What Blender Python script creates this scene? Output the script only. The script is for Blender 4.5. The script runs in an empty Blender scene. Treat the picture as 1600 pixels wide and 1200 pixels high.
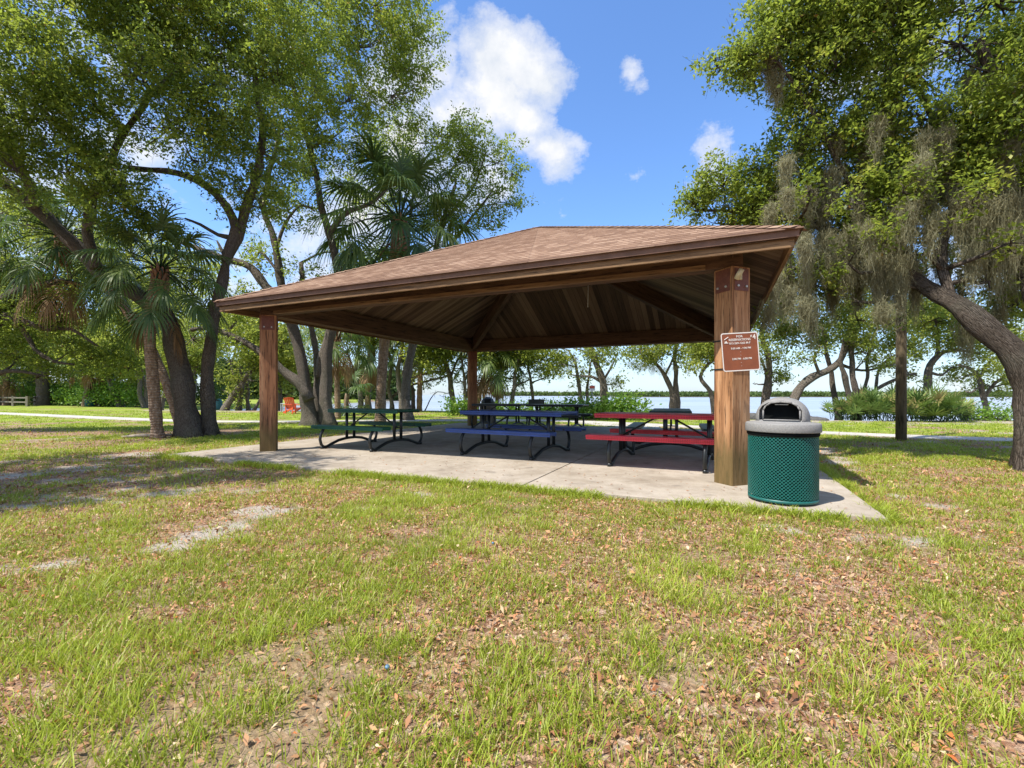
import bpy, bmesh, math, random
import numpy as np
from mathutils import Vector, Matrix
random.seed(7)
RNG = np.random.default_rng(11)
SC = bpy.context.scene
COL = SC.collection
H = 1.10      # eye height above the slab
F = 720.0     # focal length in photograph pixels
GZ = -0.05    # lawn level

# ------------------------------------------------------------------ helpers
def W(px, py, Y):
    return np.array([(px-800)/F*Y, Y, H+(617-py)/F*Y])
def G(px, py, z=GZ):
    Y = F*(H-z)/(py-617)
    return np.array([(px-800)/F*Y, Y, z])
def tag(o, label=None, cat=None, group=None, kind=None):
    if label: o['label'] = label
    if cat: o['category'] = cat
    if group: o['group'] = group
    if kind: o['kind'] = kind
    return o
def empty(name, loc=(0,0,0), rz=0.0):
    o = bpy.data.objects.new(name, None); COL.objects.link(o)
    o.location = loc; o.rotation_euler = (0,0,rz); o.empty_display_size = .2
    return o
def link(name, me, mats, parent=None):
    o = bpy.data.objects.new(name, me); COL.objects.link(o)
    if not isinstance(mats, (list, tuple)): mats = [mats]
    for m in mats: me.materials.append(m)
    if parent is not None: o.parent = parent
    return o
def copy_tree(o, parent=None):
    c = o.copy(); COL.objects.link(c)
    if parent is not None: c.parent = parent
    for ch in list(o.children): copy_tree(ch, c)
    return c

class MB:
    """collects quads/polys with uv and material index, links them as one mesh"""
    def __init__(s): s.v=[]; s.f=[]; s.uv=[]; s.mi=[]; s.sm=[]
    def poly(s, pts, uvs=None, mi=0, smooth=False):
        i=len(s.v); s.v += [tuple(p) for p in pts]; n=len(pts)
        s.f.append(tuple(range(i,i+n))); s.uv += (uvs if uvs else [(0,0)]*n); s.mi.append(mi); s.sm.append(smooth)
    def beam(s, a, b, w, h, up=(0,0,1), mi=0, uo=None):
        """box from a to b: w across, h along up; a/b are the centre of its section"""
        a=Vector(a); b=Vector(b); d=(b-a); L=d.length; d.normalize()
        up=Vector(up); r=d.cross(up).normalized(); u=r.cross(d).normalized()
        if uo is None: uo=random.random()*20
        c=[[p+r*(sx*w/2)+u*(sz*h/2) for sx,sz in ((-1,-1),(1,-1),(1,1),(-1,1))] for p in (a,b)]
        offs=[0,w,w+h,2*w+h,2*w+2*h]
        for k in range(4):
            k2=(k+1)%4
            s.poly([c[0][k],c[0][k2],c[1][k2],c[1][k]],[(uo,offs[k]+uo),(uo,offs[k+1]+uo),(uo+L,offs[k+1]+uo),(uo+L,offs[k]+uo)],mi)
        s.poly([c[0][3],c[0][2],c[0][1],c[0][0]],[(uo,uo),(uo+.02,uo),(uo+.02,uo+h),(uo,uo+h)],mi)
        s.poly([c[1][0],c[1][1],c[1][2],c[1][3]],[(uo,uo),(uo+.02,uo),(uo+.02,uo+h),(uo,uo+h)],mi)
    def box(s, c, size, rz=0, mi=0, up=None):
        x,y,z=c; sx,sy,sz=size
        ca,sa=math.cos(rz),math.sin(rz)
        s.beam((x-ca*sx/2,y-sa*sx/2,z),(x+ca*sx/2,y+sa*sx/2,z),sy,sz,mi=mi)
    def tube(s, pts, rad, n=8, mi=0, cap=True, smooth=True):
        P=[Vector(p) for p in pts]
        if not hasattr(rad,'__len__'): rad=[rad]*len(P)
        T=[]
        for i in range(len(P)):
            t=(P[min(i+1,len(P)-1)]-P[max(i-1,0)])
            T.append(t.normalized() if t.length>1e-9 else Vector((0,0,1)))
        x=T[0].orthogonal().normalized(); rings=[]; L=0
        base=len(s.v)
        for i,p in enumerate(P):
            x=(x-T[i]*x.dot(T[i])).normalized(); y=T[i].cross(x)
            for k in range(n):
                a=2*math.pi*k/n
                s.v.append(tuple(p+(x*math.cos(a)+y*math.sin(a))*rad[i]))
        Ls=[0]
        for i in range(1,len(P)): Ls.append(Ls[-1]+(P[i]-P[i-1]).length)
        for i in range(len(P)-1):
            for k in range(n):
                k2=(k+1)%n
                s.f.append((base+i*n+k,base+i*n+k2,base+(i+1)*n+k2,base+(i+1)*n+k))
                c=2*math.pi*rad[0]/n
                s.uv += [(Ls[i],k*c),(Ls[i],(k+1)*c),(Ls[i+1],(k+1)*c),(Ls[i+1],k*c)]
                s.mi.append(mi); s.sm.append(smooth)
        if cap:
            s.f.append(tuple(base+k for k in range(n))[::-1]); s.uv+=[(0,0)]*n; s.mi.append(mi); s.sm.append(False)
            e=base+(len(P)-1)*n
            s.f.append(tuple(e+k for k in range(n))); s.uv+=[(0,0)]*n; s.mi.append(mi); s.sm.append(False)
    def lathe(s, prof, n=48, mi=0, c=(0,0), smooth=True, cap=False):
        base=len(s.v)
        for r,z in prof:
            for k in range(n):
                a=2*math.pi*k/n; s.v.append((c[0]+r*math.cos(a),c[1]+r*math.sin(a),z))
        for i in range(len(prof)-1):
            for k in range(n):
                k2=(k+1)%n
                s.f.append((base+i*n+k,base+i*n+k2,base+(i+1)*n+k2,base+(i+1)*n+k))
                s.uv+=[(k/n,prof[i][1]),((k+1)/n,prof[i][1]),((k+1)/n,prof[i+1][1]),(k/n,prof[i+1][1])]
                s.mi.append(mi); s.sm.append(smooth)
        if cap:
            s.f.append(tuple(base+k for k in range(n))[::-1]); s.uv+=[(0,0)]*n; s.mi.append(mi); s.sm.append(False)
            e=base+(len(prof)-1)*n
            s.f.append(tuple(e+k for k in range(n))); s.uv+=[(0,0)]*n; s.mi.append(mi); s.sm.append(False)
    def build(s, name, mats, parent=None, bevel=0):
        me=bpy.data.meshes.new(name)
        me.from_pydata(s.v,[],s.f)
        uv=me.uv_layers.new(name='UVMap')
        uv.data.foreach_set('uv', np.array(s.uv,dtype=np.float32).ravel())
        me.polygons.foreach_set('material_index', np.array(s.mi,dtype=np.int32))
        me.polygons.foreach_set('use_smooth', np.array(s.sm,dtype=bool))
        me.update()
        o=link(name,me,mats,parent)
        if bevel:
            bm=bmesh.new(); bm.from_mesh(me); bmesh.ops.remove_doubles(bm,verts=bm.verts,dist=1e-5); bm.to_mesh(me); bm.free()
            m=o.modifiers.new('bevel','BEVEL'); m.width=bevel; m.segments=2; m.limit_method='ANGLE'; m.angle_limit=.6
        return o

def quad_mesh(name, V, nq_per, var=None, var2=None, strip=None):
    """V: (N,k,3) vertices. k=4 -> one quad each. strip=m -> vertices are m rows of 2 -> m-1 quads each."""
    N,k,_=V.shape
    me=bpy.data.meshes.new(name)
    me.vertices.add(N*k); me.vertices.foreach_set('co', V.astype(np.float32).ravel())
    if strip is None:
        idx=np.arange(N*4,dtype=np.int32); nq=1
    else:
        r=np.arange(strip-1); q=np.stack([2*r,2*r+1,2*r+3,2*r+2],1)
        idx=(np.arange(N)[:,None,None]*k+q[None]).astype(np.int32).ravel(); nq=strip-1
    me.loops.add(len(idx)); me.loops.foreach_set('vertex_index', idx)
    me.polygons.add(N*nq); me.polygons.foreach_set('loop_start', np.arange(0,N*nq*4,4,dtype=np.int32))
    try: me.polygons.foreach_set('loop_total', np.full(N*nq,4,dtype=np.int32))
    except Exception: pass
    me.update(calc_edges=True)
    for nm,a in (('var',var),('var2',var2)):
        if a is not None:
            at=me.attributes.new(nm,'FLOAT','FACE'); at.data.foreach_set('value', np.repeat(a,nq).astype(np.float32))
    return me

# ---------------------------------------------------------------- 2-D noise
def _h(ix,iy,s):
    n=(ix*374761393+iy*668265263+s*1442695041)&0xffffffff
    n=((n^(n>>13))*1274126177)&0xffffffff
    return ((n^(n>>16))&0xffff)/65535.0
def vnoise(x,y,s=0):
    ix=np.floor(x).astype(np.int64); iy=np.floor(y).astype(np.int64)
    fx=x-ix; fy=y-iy; fx=fx*fx*(3-2*fx); fy=fy*fy*(3-2*fy)
    a=_h(ix,iy,s);b=_h(ix+1,iy,s);c=_h(ix,iy+1,s);d=_h(ix+1,iy+1,s)
    return (a*(1-fx)+b*fx)*(1-fy)+(c*(1-fx)+d*fx)*fy
def fbm(x,y,s=0,o=4):
    t=0;a=.5;n=0
    for i in range(o):
        t=t+a*vnoise(x*2**i,y*2**i,s+i*17); n+=a; a*=.55
    return t/n
def sstep(a,b,x):
    t=np.clip((x-a)/(b-a),0,1); return t*t*(3-2*t)

# ---------------------------------------------------------------- materials
class NT:
    def __init__(s,name):
        s.m=bpy.data.materials.new(name); s.m.use_nodes=True; s.t=s.m.node_tree; s.t.nodes.clear()
        s.out=s.n('ShaderNodeOutputMaterial')
    def n(s,t,**k):
        x=s.t.nodes.new(t)
        for a,v in k.items(): setattr(x,a,v)
        return x
    def l(s,a,b): s.t.links.new(a,b)
    def set(s,sock,v):
        if isinstance(v,bpy.types.NodeSocket): s.l(v,sock)
        elif hasattr(v,'__len__') and len(v)==3 and sock.type=='RGBA': sock.default_value=(*v,1)
        else: sock.default_value=v
    def noise(s,vec=None,scale=5,detail=4,rough=.6,dist=0):
        x=s.n('ShaderNodeTexNoise'); s.set(x.inputs['Scale'],scale); x.inputs['Detail'].default_value=detail
        x.inputs['Roughness'].default_value=rough; x.inputs['Distortion'].default_value=dist
        if vec is not None: s.l(vec,x.inputs['Vector'])
        return x.outputs['Fac']
    def map(s,vec,scale=(1,1,1),loc=(0,0,0)):
        x=s.n('ShaderNodeMapping'); x.inputs['Scale'].default_value=scale; x.inputs['Location'].default_value=loc; s.l(vec,x.inputs['Vector']); return x.outputs[0]
    def coord(s,k='Object'): return s.n('ShaderNodeTexCoord').outputs[k]
    def ramp(s,fac,stops,interp='LINEAR'):
        x=s.n('ShaderNodeValToRGB'); r=x.color_ramp; r.interpolation=interp
        while len(r.elements)<len(stops): r.elements.new(.5)
        for e,(p,c) in zip(r.elements,stops):
            e.position=p; e.color=(*c,1) if hasattr(c,'__len__') else (c,c,c,1)
        s.l(fac,x.inputs[0]); return x.outputs[0]
    def mix(s,f,a,b,mode='MIX'):
        x=s.n('ShaderNodeMix',data_type='RGBA',blend_type=mode); s.set(x.inputs[0],f); s.set(x.inputs[6],a); s.set(x.inputs[7],b); return x.outputs[2]
    def math(s,op,a,b=0.0,c=None,clamp=False):
        x=s.n('ShaderNodeMath',operation=op,use_clamp=clamp); s.set(x.inputs[0],a); s.set(x.inputs[1],b)
        if c is not None: s.set(x.inputs[2],c)
        return x.outputs[0]
    def attr(s,name): return s.n('ShaderNodeAttribute',attribute_name=name).outputs['Fac']
    def bump(s,h,strength=.3,dist=.01):
        x=s.n('ShaderNodeBump'); x.inputs['Strength'].default_value=strength; x.inputs['Distance'].default_value=dist; s.l(h,x.inputs['Height']); return x.outputs[0]
    def bsdf(s,color,rough=.7,metal=0,normal=None,spec=.5,trans=None,transw=.35):
        x=s.n('ShaderNodeBsdfPrincipled'); s.set(x.inputs['Base Color'],color); s.set(x.inputs['Roughness'],rough)
        x.inputs['Metallic'].default_value=metal; x.inputs['Specular IOR Level'].default_value=spec
        if normal is not None: s.l(normal,x.inputs['Normal'])
        o=x.outputs[0]
        if trans is not None:
            t=s.n('ShaderNodeBsdfTranslucent'); s.set(t.inputs['Color'],trans)
            m=s.n('ShaderNodeMixShader'); m.inputs[0].default_value=transw; s.l(o,m.inputs[1]); s.l(t.outputs[0],m.inputs[2]); o=m.outputs[0]
        s.l(o,s.out.inputs[0]); return s.m

def m_plain(name,c,rough=.6,metal=0,bump=0,scale=20,vary=.25,spec=.5):
    t=NT(name); n=t.noise(t.coord(),scale,5,.65)
    lo=tuple(v*(1-vary) for v in c); hi=tuple(min(1,v*(1+vary)) for v in c)
    col=t.ramp(n,[(.3,lo),(.7,hi)])
    return t.bsdf(col,rough,metal,t.bump(n,bump,.01) if bump else None,spec)

def m_wood(name,dark,mid,light,rough=.75,grain=26,moss=False,contrast=1.0):
    t=NT(name); uv=t.coord('UV')
    n1=t.noise(t.map(uv,(.7,grain,1)),1.0,6,.7,.6)
    n2=t.noise(t.map(uv,(.25,4,1)),1.0,3,.6,1.2)
    n3=t.noise(t.map(uv,(2.5,grain*3.2,1)),1.0,4,.7)
    f=t.math('ADD',t.math('MULTIPLY',n1,.55),t.math('MULTIPLY',n2,.45))
    col=t.ramp(f,[(.36,dark),(.5,mid),(.66,light)])
    col=t.mix(t.ramp(n3,[(.36,.85*contrast),(.48,0.0)]),col,tuple(v*.35 for v in dark))
    if moss:
        ob=t.coord('Object'); z=t.n('ShaderNodeSeparateXYZ'); t.l(ob,z.inputs[0])
        nn=t.noise(t.map(ob,(9,9,1.2)),1.0,5,.7)
        mz=t.math('ADD',t.math('MULTIPLY',z.outputs[2],1.5),t.math('MULTIPLY',nn,-1.0))
        mk=t.ramp(mz,[(-.0,1.0),(.5,0.0)])
        col=t.mix(t.math('MULTIPLY',mk,.7),col,(.075,.07,.02))
    h=t.math('ADD',n1,t.math('MULTIPLY',n3,.5))
    return t.bsdf(col,rough,0,t.bump(h,.5,.006),.3)

def m_leaf(name,stops,rough=.5,tw=.35,tcol=(.25,.33,.04)):
    t=NT(name); v=t.attr('var'); col=t.ramp(v,stops)
    tc=t.mix(.55,col,tcol)
    return t.bsdf(col,rough,0,None,.35,tc,tw)

OAK=[(0,(.055,.090,.016)),(.35,(.120,.172,.026)),(.62,(.185,.255,.036)),(.82,(.30,.355,.05)),(.965,(.43,.43,.07)),(1,(.36,.18,.06))]
OAKD=[(0,(.024,.05,.012)),(.4,(.045,.085,.018)),(.75,(.085,.135,.026)),(1,(.16,.20,.04))]
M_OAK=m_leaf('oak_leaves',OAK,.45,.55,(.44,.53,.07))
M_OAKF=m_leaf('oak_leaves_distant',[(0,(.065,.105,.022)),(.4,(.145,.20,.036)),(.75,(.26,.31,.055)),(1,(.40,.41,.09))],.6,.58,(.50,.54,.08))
M_SHRUB=m_leaf('shrub_leaves',[(0,(.05,.12,.015)),(.5,(.14,.27,.03)),(1,(.30,.42,.06))],.4,.4,(.25,.4,.05))
M_WOODS=m_leaf('mangrove_leaves',[(0,(.035,.07,.02)),(.5,(.075,.125,.035)),(1,(.15,.20,.06))],.7,.3)
M_FROND=m_leaf('palm_frond',[(0,(.03,.06,.016)),(.5,(.085,.135,.032)),(.9,(.19,.24,.06)),(1,(.36,.32,.10))],.45,.35,(.15,.25,.05))
M_DEAD=m_leaf('dead_frond',[(0,(.13,.075,.035)),(.5,(.25,.15,.07)),(1,(.40,.27,.13))],.7,.25,(.35,.2,.08))
M_PALMETTO=m_leaf('palmetto_leaf',[(0,(.05,.10,.025)),(.55,(.14,.22,.05)),(.85,(.26,.32,.08)),(1,(.38,.30,.13))],.45,.3,(.2,.3,.06))
M_GRASS=m_leaf('grass_blades',[(0,(.12,.165,.018)),(.35,(.25,.31,.028)),(.7,(.40,.48,.05)),(.9,(.55,.57,.10)),(1,(.62,.49,.24))],.45,.45,(.46,.52,.05))
M_LITTER=m_leaf('fallen_leaves',[(0,(.17,.075,.035)),(.35,(.38,.17,.075)),(.7,(.55,.315,.155)),(.93,(.66,.52,.34)),(1,(.55,.15,.04))],.7,.15,(.4,.2,.08))
M_MOSS=m_leaf('spanish_moss',[(0,(.17,.16,.09)),(.5,(.31,.295,.175)),(1,(.46,.445,.28))],.9,.45,(.40,.38,.22))

def m_bark(name,a,b,c,scale=1.0):
    t=NT(name); ob=t.coord()
    vr=t.n('ShaderNodeTexVoronoi'); vr.feature='DISTANCE_TO_EDGE'; vr.inputs['Scale'].default_value=34*scale
    nz=t.noise(ob,6*scale,4,.7)
    uv=t.coord('UV'); mp=t.map(uv,(.28,1,1)); fur=t.noise(t.map(uv,(5,34,1)),1.0,5,.7,.8); t.l(t.mix(.04,mp,t.n('ShaderNodeTexNoise').outputs['Color']),vr.inputs['Vector'])
    big=t.noise(ob,1.3,3,.6); fine=t.noise(ob,45*scale,4,.7)
    col=t.ramp(t.math('ADD',t.math('MULTIPLY',nz,.25),t.math('ADD',t.math('MULTIPLY',fine,.3),t.math('MULTIPLY',fur,.45))),[(.35,a),(.5,b),(.68,c)])
    col=t.mix(t.ramp(vr.outputs['Distance'],[(0.0,.85),(.11,0.0)]),col,tuple(v*.45 for v in a))
    col=t.mix(t.ramp(big,[(.5,0.0),(.72,.45)]),col,(.17,.18,.13))
    h=t.math('ADD',t.math('MULTIPLY',t.ramp(vr.outputs['Distance'],[(0,0.0),(.2,1.0)]),.5),t.math('ADD',t.math('MULTIPLY',fur,1.6),t.math('MULTIPLY',fine,.6)))
    return t.bsdf(col,.9,0,t.bump(h,1.0,.06),.12)
M_BARK=m_bark('oak_bark',(.12,.095,.075),(.23,.187,.148),(.36,.31,.25))
M_BARK3=m_bark('furrowed_bark',(.075,.06,.045),(.165,.132,.102),(.30,.26,.21),.6)
M_BARK2=m_bark('pale_bark',(.17,.14,.11),(.31,.26,.21),(.44,.39,.33))
def m_palmtrunk():
    t=NT('palm_trunk'); ob=t.coord()
    w=t.n('ShaderNodeTexWave'); w.bands_direction='Z'; w.inputs['Scale'].default_value=4.5; w.inputs['Distortion'].default_value=5; w.inputs['Detail'].default_value=3
    t.l(ob,w.inputs['Vector'])
    n=t.noise(t.map(ob,(1,1,.5)),16,5,.7)
    col=t.ramp(n,[(.32,(.12,.075,.045)),(.5,(.27,.18,.12)),(.7,(.42,.33,.25))])
    col=t.mix(t.math('MULTIPLY',w.outputs[0],.35),col,(.12,.08,.05))
    return t.bsdf(col,.9,0,t.bump(t.math('ADD',n,w.outputs[0]),.7,.02),.2)
M_PALMT=m_palmtrunk()
M_PALMB=m_plain('palm_boots',(.22,.11,.055),.85,0,.6,14,.45)
# ---------------------------------------------------------------- vegetation engine
def crom(pts, rad, step=.25):
    P=np.array(pts,float); R=np.array(rad,float)
    if len(P)<3:
        n=max(2,int(np.linalg.norm(P[-1]-P[0])/step)+1); t=np.linspace(0,1,n)[:,None]
        return P[0]*(1-t)+P[-1]*t, (R[0]*(1-t[:,0])+R[-1]*t[:,0])
    Q=np.vstack([2*P[0]-P[1],P,2*P[-1]-P[-2]]); out=[];ro=[]
    for i in range(len(P)-1):
        a,b,c,d=Q[i:i+4]; n=max(2,int(np.linalg.norm(c-b)/step))
        for t in np.arange(n)/n:
            out.append(.5*((2*b)+(c-a)*t+(2*a-5*b+4*c-d)*t*t+(3*b-a-3*c+d)*t**3)); ro.append(R[i]*(1-t)+R[i+1]*t)
    out.append(P[-1]); ro.append(R[-1]); return np.array(out),np.array(ro)

def rand_unit(n,up=0.0):
    v=RNG.normal(size=(n,3)); v[:,2]=v[:,2]+up; v/=np.linalg.norm(v,axis=1)[:,None]+1e-9; return v

def leaves_at(P, size, asp=.5, up=.9, flat=.5):
    """diamond leaves at points P; returns (N,4,3)"""
    n=len(P); nrm=rand_unit(n,up); ax=rand_unit(n); ax=ax-nrm*(ax*nrm).sum(1)[:,None]; ax/=np.linalg.norm(ax,axis=1)[:,None]+1e-9
    sd=np.cross(nrm,ax); L=(size*(.65+.7*RNG.random(n)))[:,None]; w=L*asp*(.8+.4*RNG.random(n))[:,None]
    mid=P+ax*L*.45
    return np.stack([P, mid+sd*w*.5+nrm*L*.06, P+ax*L-nrm*L*.08, mid-sd*w*.5+nrm*L*.06],1)

class Tree:
    def __init__(s,name,label,group,cat='tree',bark=None,leaf=None,lsize=.09,sides=8,origin=None):
        s.name=name; s.label=label; s.group=group; s.cat=cat; s.bark=bark or M_BARK; s.leaf=leaf or M_OAK
        s.ls=lsize; s.wood=MB(); s.nodes=[]; s.nr=[]; s.L=[]; s.V=[]; s.tw=MB(); s.sides=sides; s.origin=origin; s.moss=[]
    def limb(s,pts,rad,wig=.03,step=.25,sides=None,flare=0):
        P,R=crom(pts,rad,step)
        n=len(P); 
        if wig:
            ph=RNG.random(6)*6.28; t=np.arange(n)*step
            P=P+wig*np.stack([np.sin(t*1.9+ph[0])+.5*np.sin(t*4.3+ph[1]),np.sin(t*1.7+ph[2])+.5*np.sin(t*4.9+ph[3]),.5*np.sin(t*2.3+ph[4])],1)*np.minimum(1,t/.8)[:,None]
        R=R*(1+.07*np.sin(np.arange(n)*1.7+RNG.random()*6)+.05*RNG.normal(size=n))
        if flare:
            zz=P[:,2]-P[0,2]; R=R*(1+flare*np.exp(-np.maximum(zz,0)/.22))
        b0=len(s.wood.v); k=sides or s.sides
        s.wood.tube(P,list(R),k)
        # lumpy section, so that the stem is not a pipe
        vv=np.array(s.wood.v[b0:]); ring=np.repeat(np.arange(n),k); a=np.tile(np.arange(k),n)*2*np.pi/k
        am=.055+ (flare*.5)*np.exp(-np.maximum(P[ring,2]-P[0,2],0)/.3) if flare else .055
        f=1+am*(np.sin(3*a+ring*.15)+.6*np.sin(5*a+1.3+ring*.31))
        vv=P[ring]+(vv-P[ring])*np.array(f)[:,None]; s.wood.v[b0:]=[tuple(q) for q in vv]
        s.nodes+=list(P); s.nr+=list(R); return P
    def path(s,px,r0,r1,Y=None,wig=.03,flare=0,sides=None):
        """px: list of (px,py[,Y])"""
        pts=[W(p[0],p[1],p[2] if len(p)>2 else Y) for p in px]
        n=len(pts); rad=[r0+(r1-r0)*i/(n-1) for i in range(n)]
        if flare: pts[0][2]=GZ-.12
        return s.limb(pts,rad,wig,flare=flare,sides=sides)
    def blob(s,c,r,dens=1.0,flat=.75,sprays=None,branch=True,tone=0.0,droop=0.0):
        c=np.array(c,float)
        if branch and s.nodes:
            N=np.array(s.nodes); d=np.linalg.norm(N-c,axis=1)+np.maximum(0,N[:,2]-c[2])*1.5
            i=int(np.argmin(d)); a=N[i]; L=np.linalg.norm(c-a)
            if L>.35:
                ra=min(s.nr[i]*.6,.02+.03*L+.02*r); m=(a+c)/2+RNG.normal(size=3)*L*.10+np.array([0,0,.06*L]); q=a+(c-a)*.8+RNG.normal(size=3)*L*.06
                s.limb([a,m,q,c],[ra,ra*.75,ra*.55,ra*.4],.02,sides=6 if ra>.03 else 5)
        # sub branches
        ns=max(4,int(5+r*r*3.2)); ends=[]
        for k in range(ns):
            d=rand_unit(1,.15)[0]*r*(.45+.5*RNG.random()); d[2]*=flat; e=c+d
            m=c+d*.5+RNG.normal(size=3)*.12*r
            s.limb([c,m,e],[.012+.008*r,.010,.005],.01,step=.3,sides=4); ends.append(e)
        ends=np.array(ends)
        area=math.pi*r*r
        la=.5*s.ls*s.ls*.5
        total=int(2.5*dens*area/la)
        nspr=max(6,int(total/38))
        # spray centres: gathered round sub branch ends, pushed to the shell
        pick=RNG.integers(0,len(ends),nspr)
        off=RNG.normal(size=(nspr,3))*r*.27
        u=rand_unit(nspr,.1)*(r*(.55+.45*RNG.random(nspr)**.5))[:,None]; u[:,2]*=flat
        use=RNG.random(nspr)<.5
        SCn=np.where(use[:,None],ends[pick]+off,c+u)
        # drop sprays by noise so that gaps show
        g=vnoise(SCn[:,0]*1.1/max(.5,s.ls*8)+7,(SCn[:,2]+SCn[:,1]*.5)*1.1/max(.5,s.ls*8)+3,5)
        SCn=SCn[g>.36]; nspr=len(SCn)
        if nspr==0: return
        per=RNG.integers(20,52,nspr)
        idx=np.repeat(np.arange(nspr),per)
        dirs=rand_unit(nspr,.35-droop); spread=s.ls*2.3
        t=RNG.random(len(idx))
        P=SCn[idx]+dirs[idx]*(t*spread*2.0)[:,None]+RNG.normal(size=(len(idx),3))*spread*(.42)*np.array([1,1,.75])
        s.L.append(leaves_at(P,s.ls)); 
        zrel=0
        sv=RNG.normal(size=nspr)*.16
        v=.50+tone+sv[idx]+RNG.normal(size=len(idx))*.13+.10*(P[:,2]-c[2])/r  # leaf colour lightened towards the clump top as a painted highlight
        rare=RNG.random(len(idx))>.996
        s.V.append(np.where(rare,1.0,np.clip(v,0,.95)))
        # twigs
        for k in RNG.choice(nspr,min(nspr,int(10+nspr*.25)),replace=False):
            j=int(np.argmin(np.linalg.norm(ends-SCn[k],axis=1)))
            s.tw.tube([ends[j],(ends[j]+SCn[k])/2+RNG.normal(size=3)*.05,SCn[k],SCn[k]+dirs[k]*spread*3],[.006,.0045,.003,.0015],3,cap=False)
    def pblob(s,lst,dens=1.0,Y=None,tone=0,flat=.75,branch=True,droop=0):
        for b in lst:
            s.blob(W(b[0],b[1],b[2]),b[3],dens*(b[4] if len(b)>4 else 1),flat,tone=tone+(b[5] if len(b)>5 else 0),branch=branch,droop=droop)
    def finish(s):
        o=s.origin if s.origin is not None else s.nodes[0]
        o=np.array([o[0],o[1],GZ]); root=empty(s.name,tuple(o)); tag(root,s.label,s.cat,s.group)
        s.wood.v=[tuple(np.array(v)-o) for v in s.wood.v]; s.wood.build('trunk',s.bark,root)
        if s.L:
            V=np.concatenate(s.L)-o; var=np.concatenate(s.V)
            me=quad_mesh('crown',V,1,var)
            nf=len(V)
            cr=link('crown',me,s.leaf,root)
            if s.tw.v:
                s.tw.v=[tuple(np.array(v)-o) for v in s.tw.v]; s.tw.build('twigs',s.bark,root)
        for c,L,n,r in s.moss:
            moss_clump(np.array(c)-o,L,n,r,root)
        return root

def strip_lines(P, wd, side=None):
    """P (N,m,3) polylines -> (N,2m,3) ribbons of width wd (N,m)"""
    N,m,_=P.shape
    if side is None:
        a=RNG.random(N)*2*np.pi; side=np.stack([np.cos(a),np.sin(a),np.zeros(N)],1)
    s=side[:,None,:]*wd[:,:,None]*.5
    return np.stack([P-s,P+s],2).reshape(N,2*m,3)

def moss_clump(c,L,n,r,parent):
    m=5
    base=c+RNG.normal(size=(n,3))*np.array([r,r,.08]); ln=L*(.25+.75*RNG.random(n)**.7)*np.exp(-((base[:,:2]-c[:2])**2).sum(1)/(2*(r*1.5)**2))
    t=np.linspace(0,1,m)[None,:]
    P=np.zeros((n,m,3)); 
    cv=RNG.normal(size=(n,3))*.05; ph=RNG.random((n,1))*6.28
    P[:,:,0]=base[:,0:1]+cv[:,0:1]*np.sin(t*6+ph)+cv[:,1:2]*t; P[:,:,1]=base[:,1:2]+cv[:,1:2]*np.cos(t*5+ph)-cv[:,2:3]*t
    # strands gather towards the tip
    P[:,:,0]+= (c[0]-base[:,0:1])*t*.55; P[:,:,1]+=(c[1]-base[:,1:2])*t*.55
    P[:,:,2]=base[:,2:3]-ln[:,None]*t
    wd=(.0065+.006*RNG.random((n,1)))*(1-.7*t)
    V=strip_lines(P,wd)
    var=np.clip(.5+RNG.normal(size=n)*.25,0,1)
    # short curls along the strands
    k=n*10; pi=RNG.integers(0,n,k); ti=RNG.random(k); j=np.minimum((ti*(m-1)).astype(int),m-2); f=(ti*(m-1)-j)[:,None]
    q=P[pi,j]*(1-f)+P[pi,j+1]*f; d=RNG.normal(size=(k,3))*np.array([.05,.05,.03])-np.array([0,0,.045]); e=q+d
    mid=(q+e)/2+RNG.normal(size=(k,3))*.012
    P2=np.stack([q,q*.6+mid*.4,mid,e*.5+mid*.5,e],1)
    V2=strip_lines(P2,np.full((k,m),.0050)*np.linspace(1,.3,m)[None,:])
    me=quad_mesh('hanging_moss',np.concatenate([V,V2]),1,np.concatenate([var,np.clip(.6+RNG.normal(size=k)*.2,0,1)]),strip=m)
    return link('hanging_moss',me,M_MOSS,parent)

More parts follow.
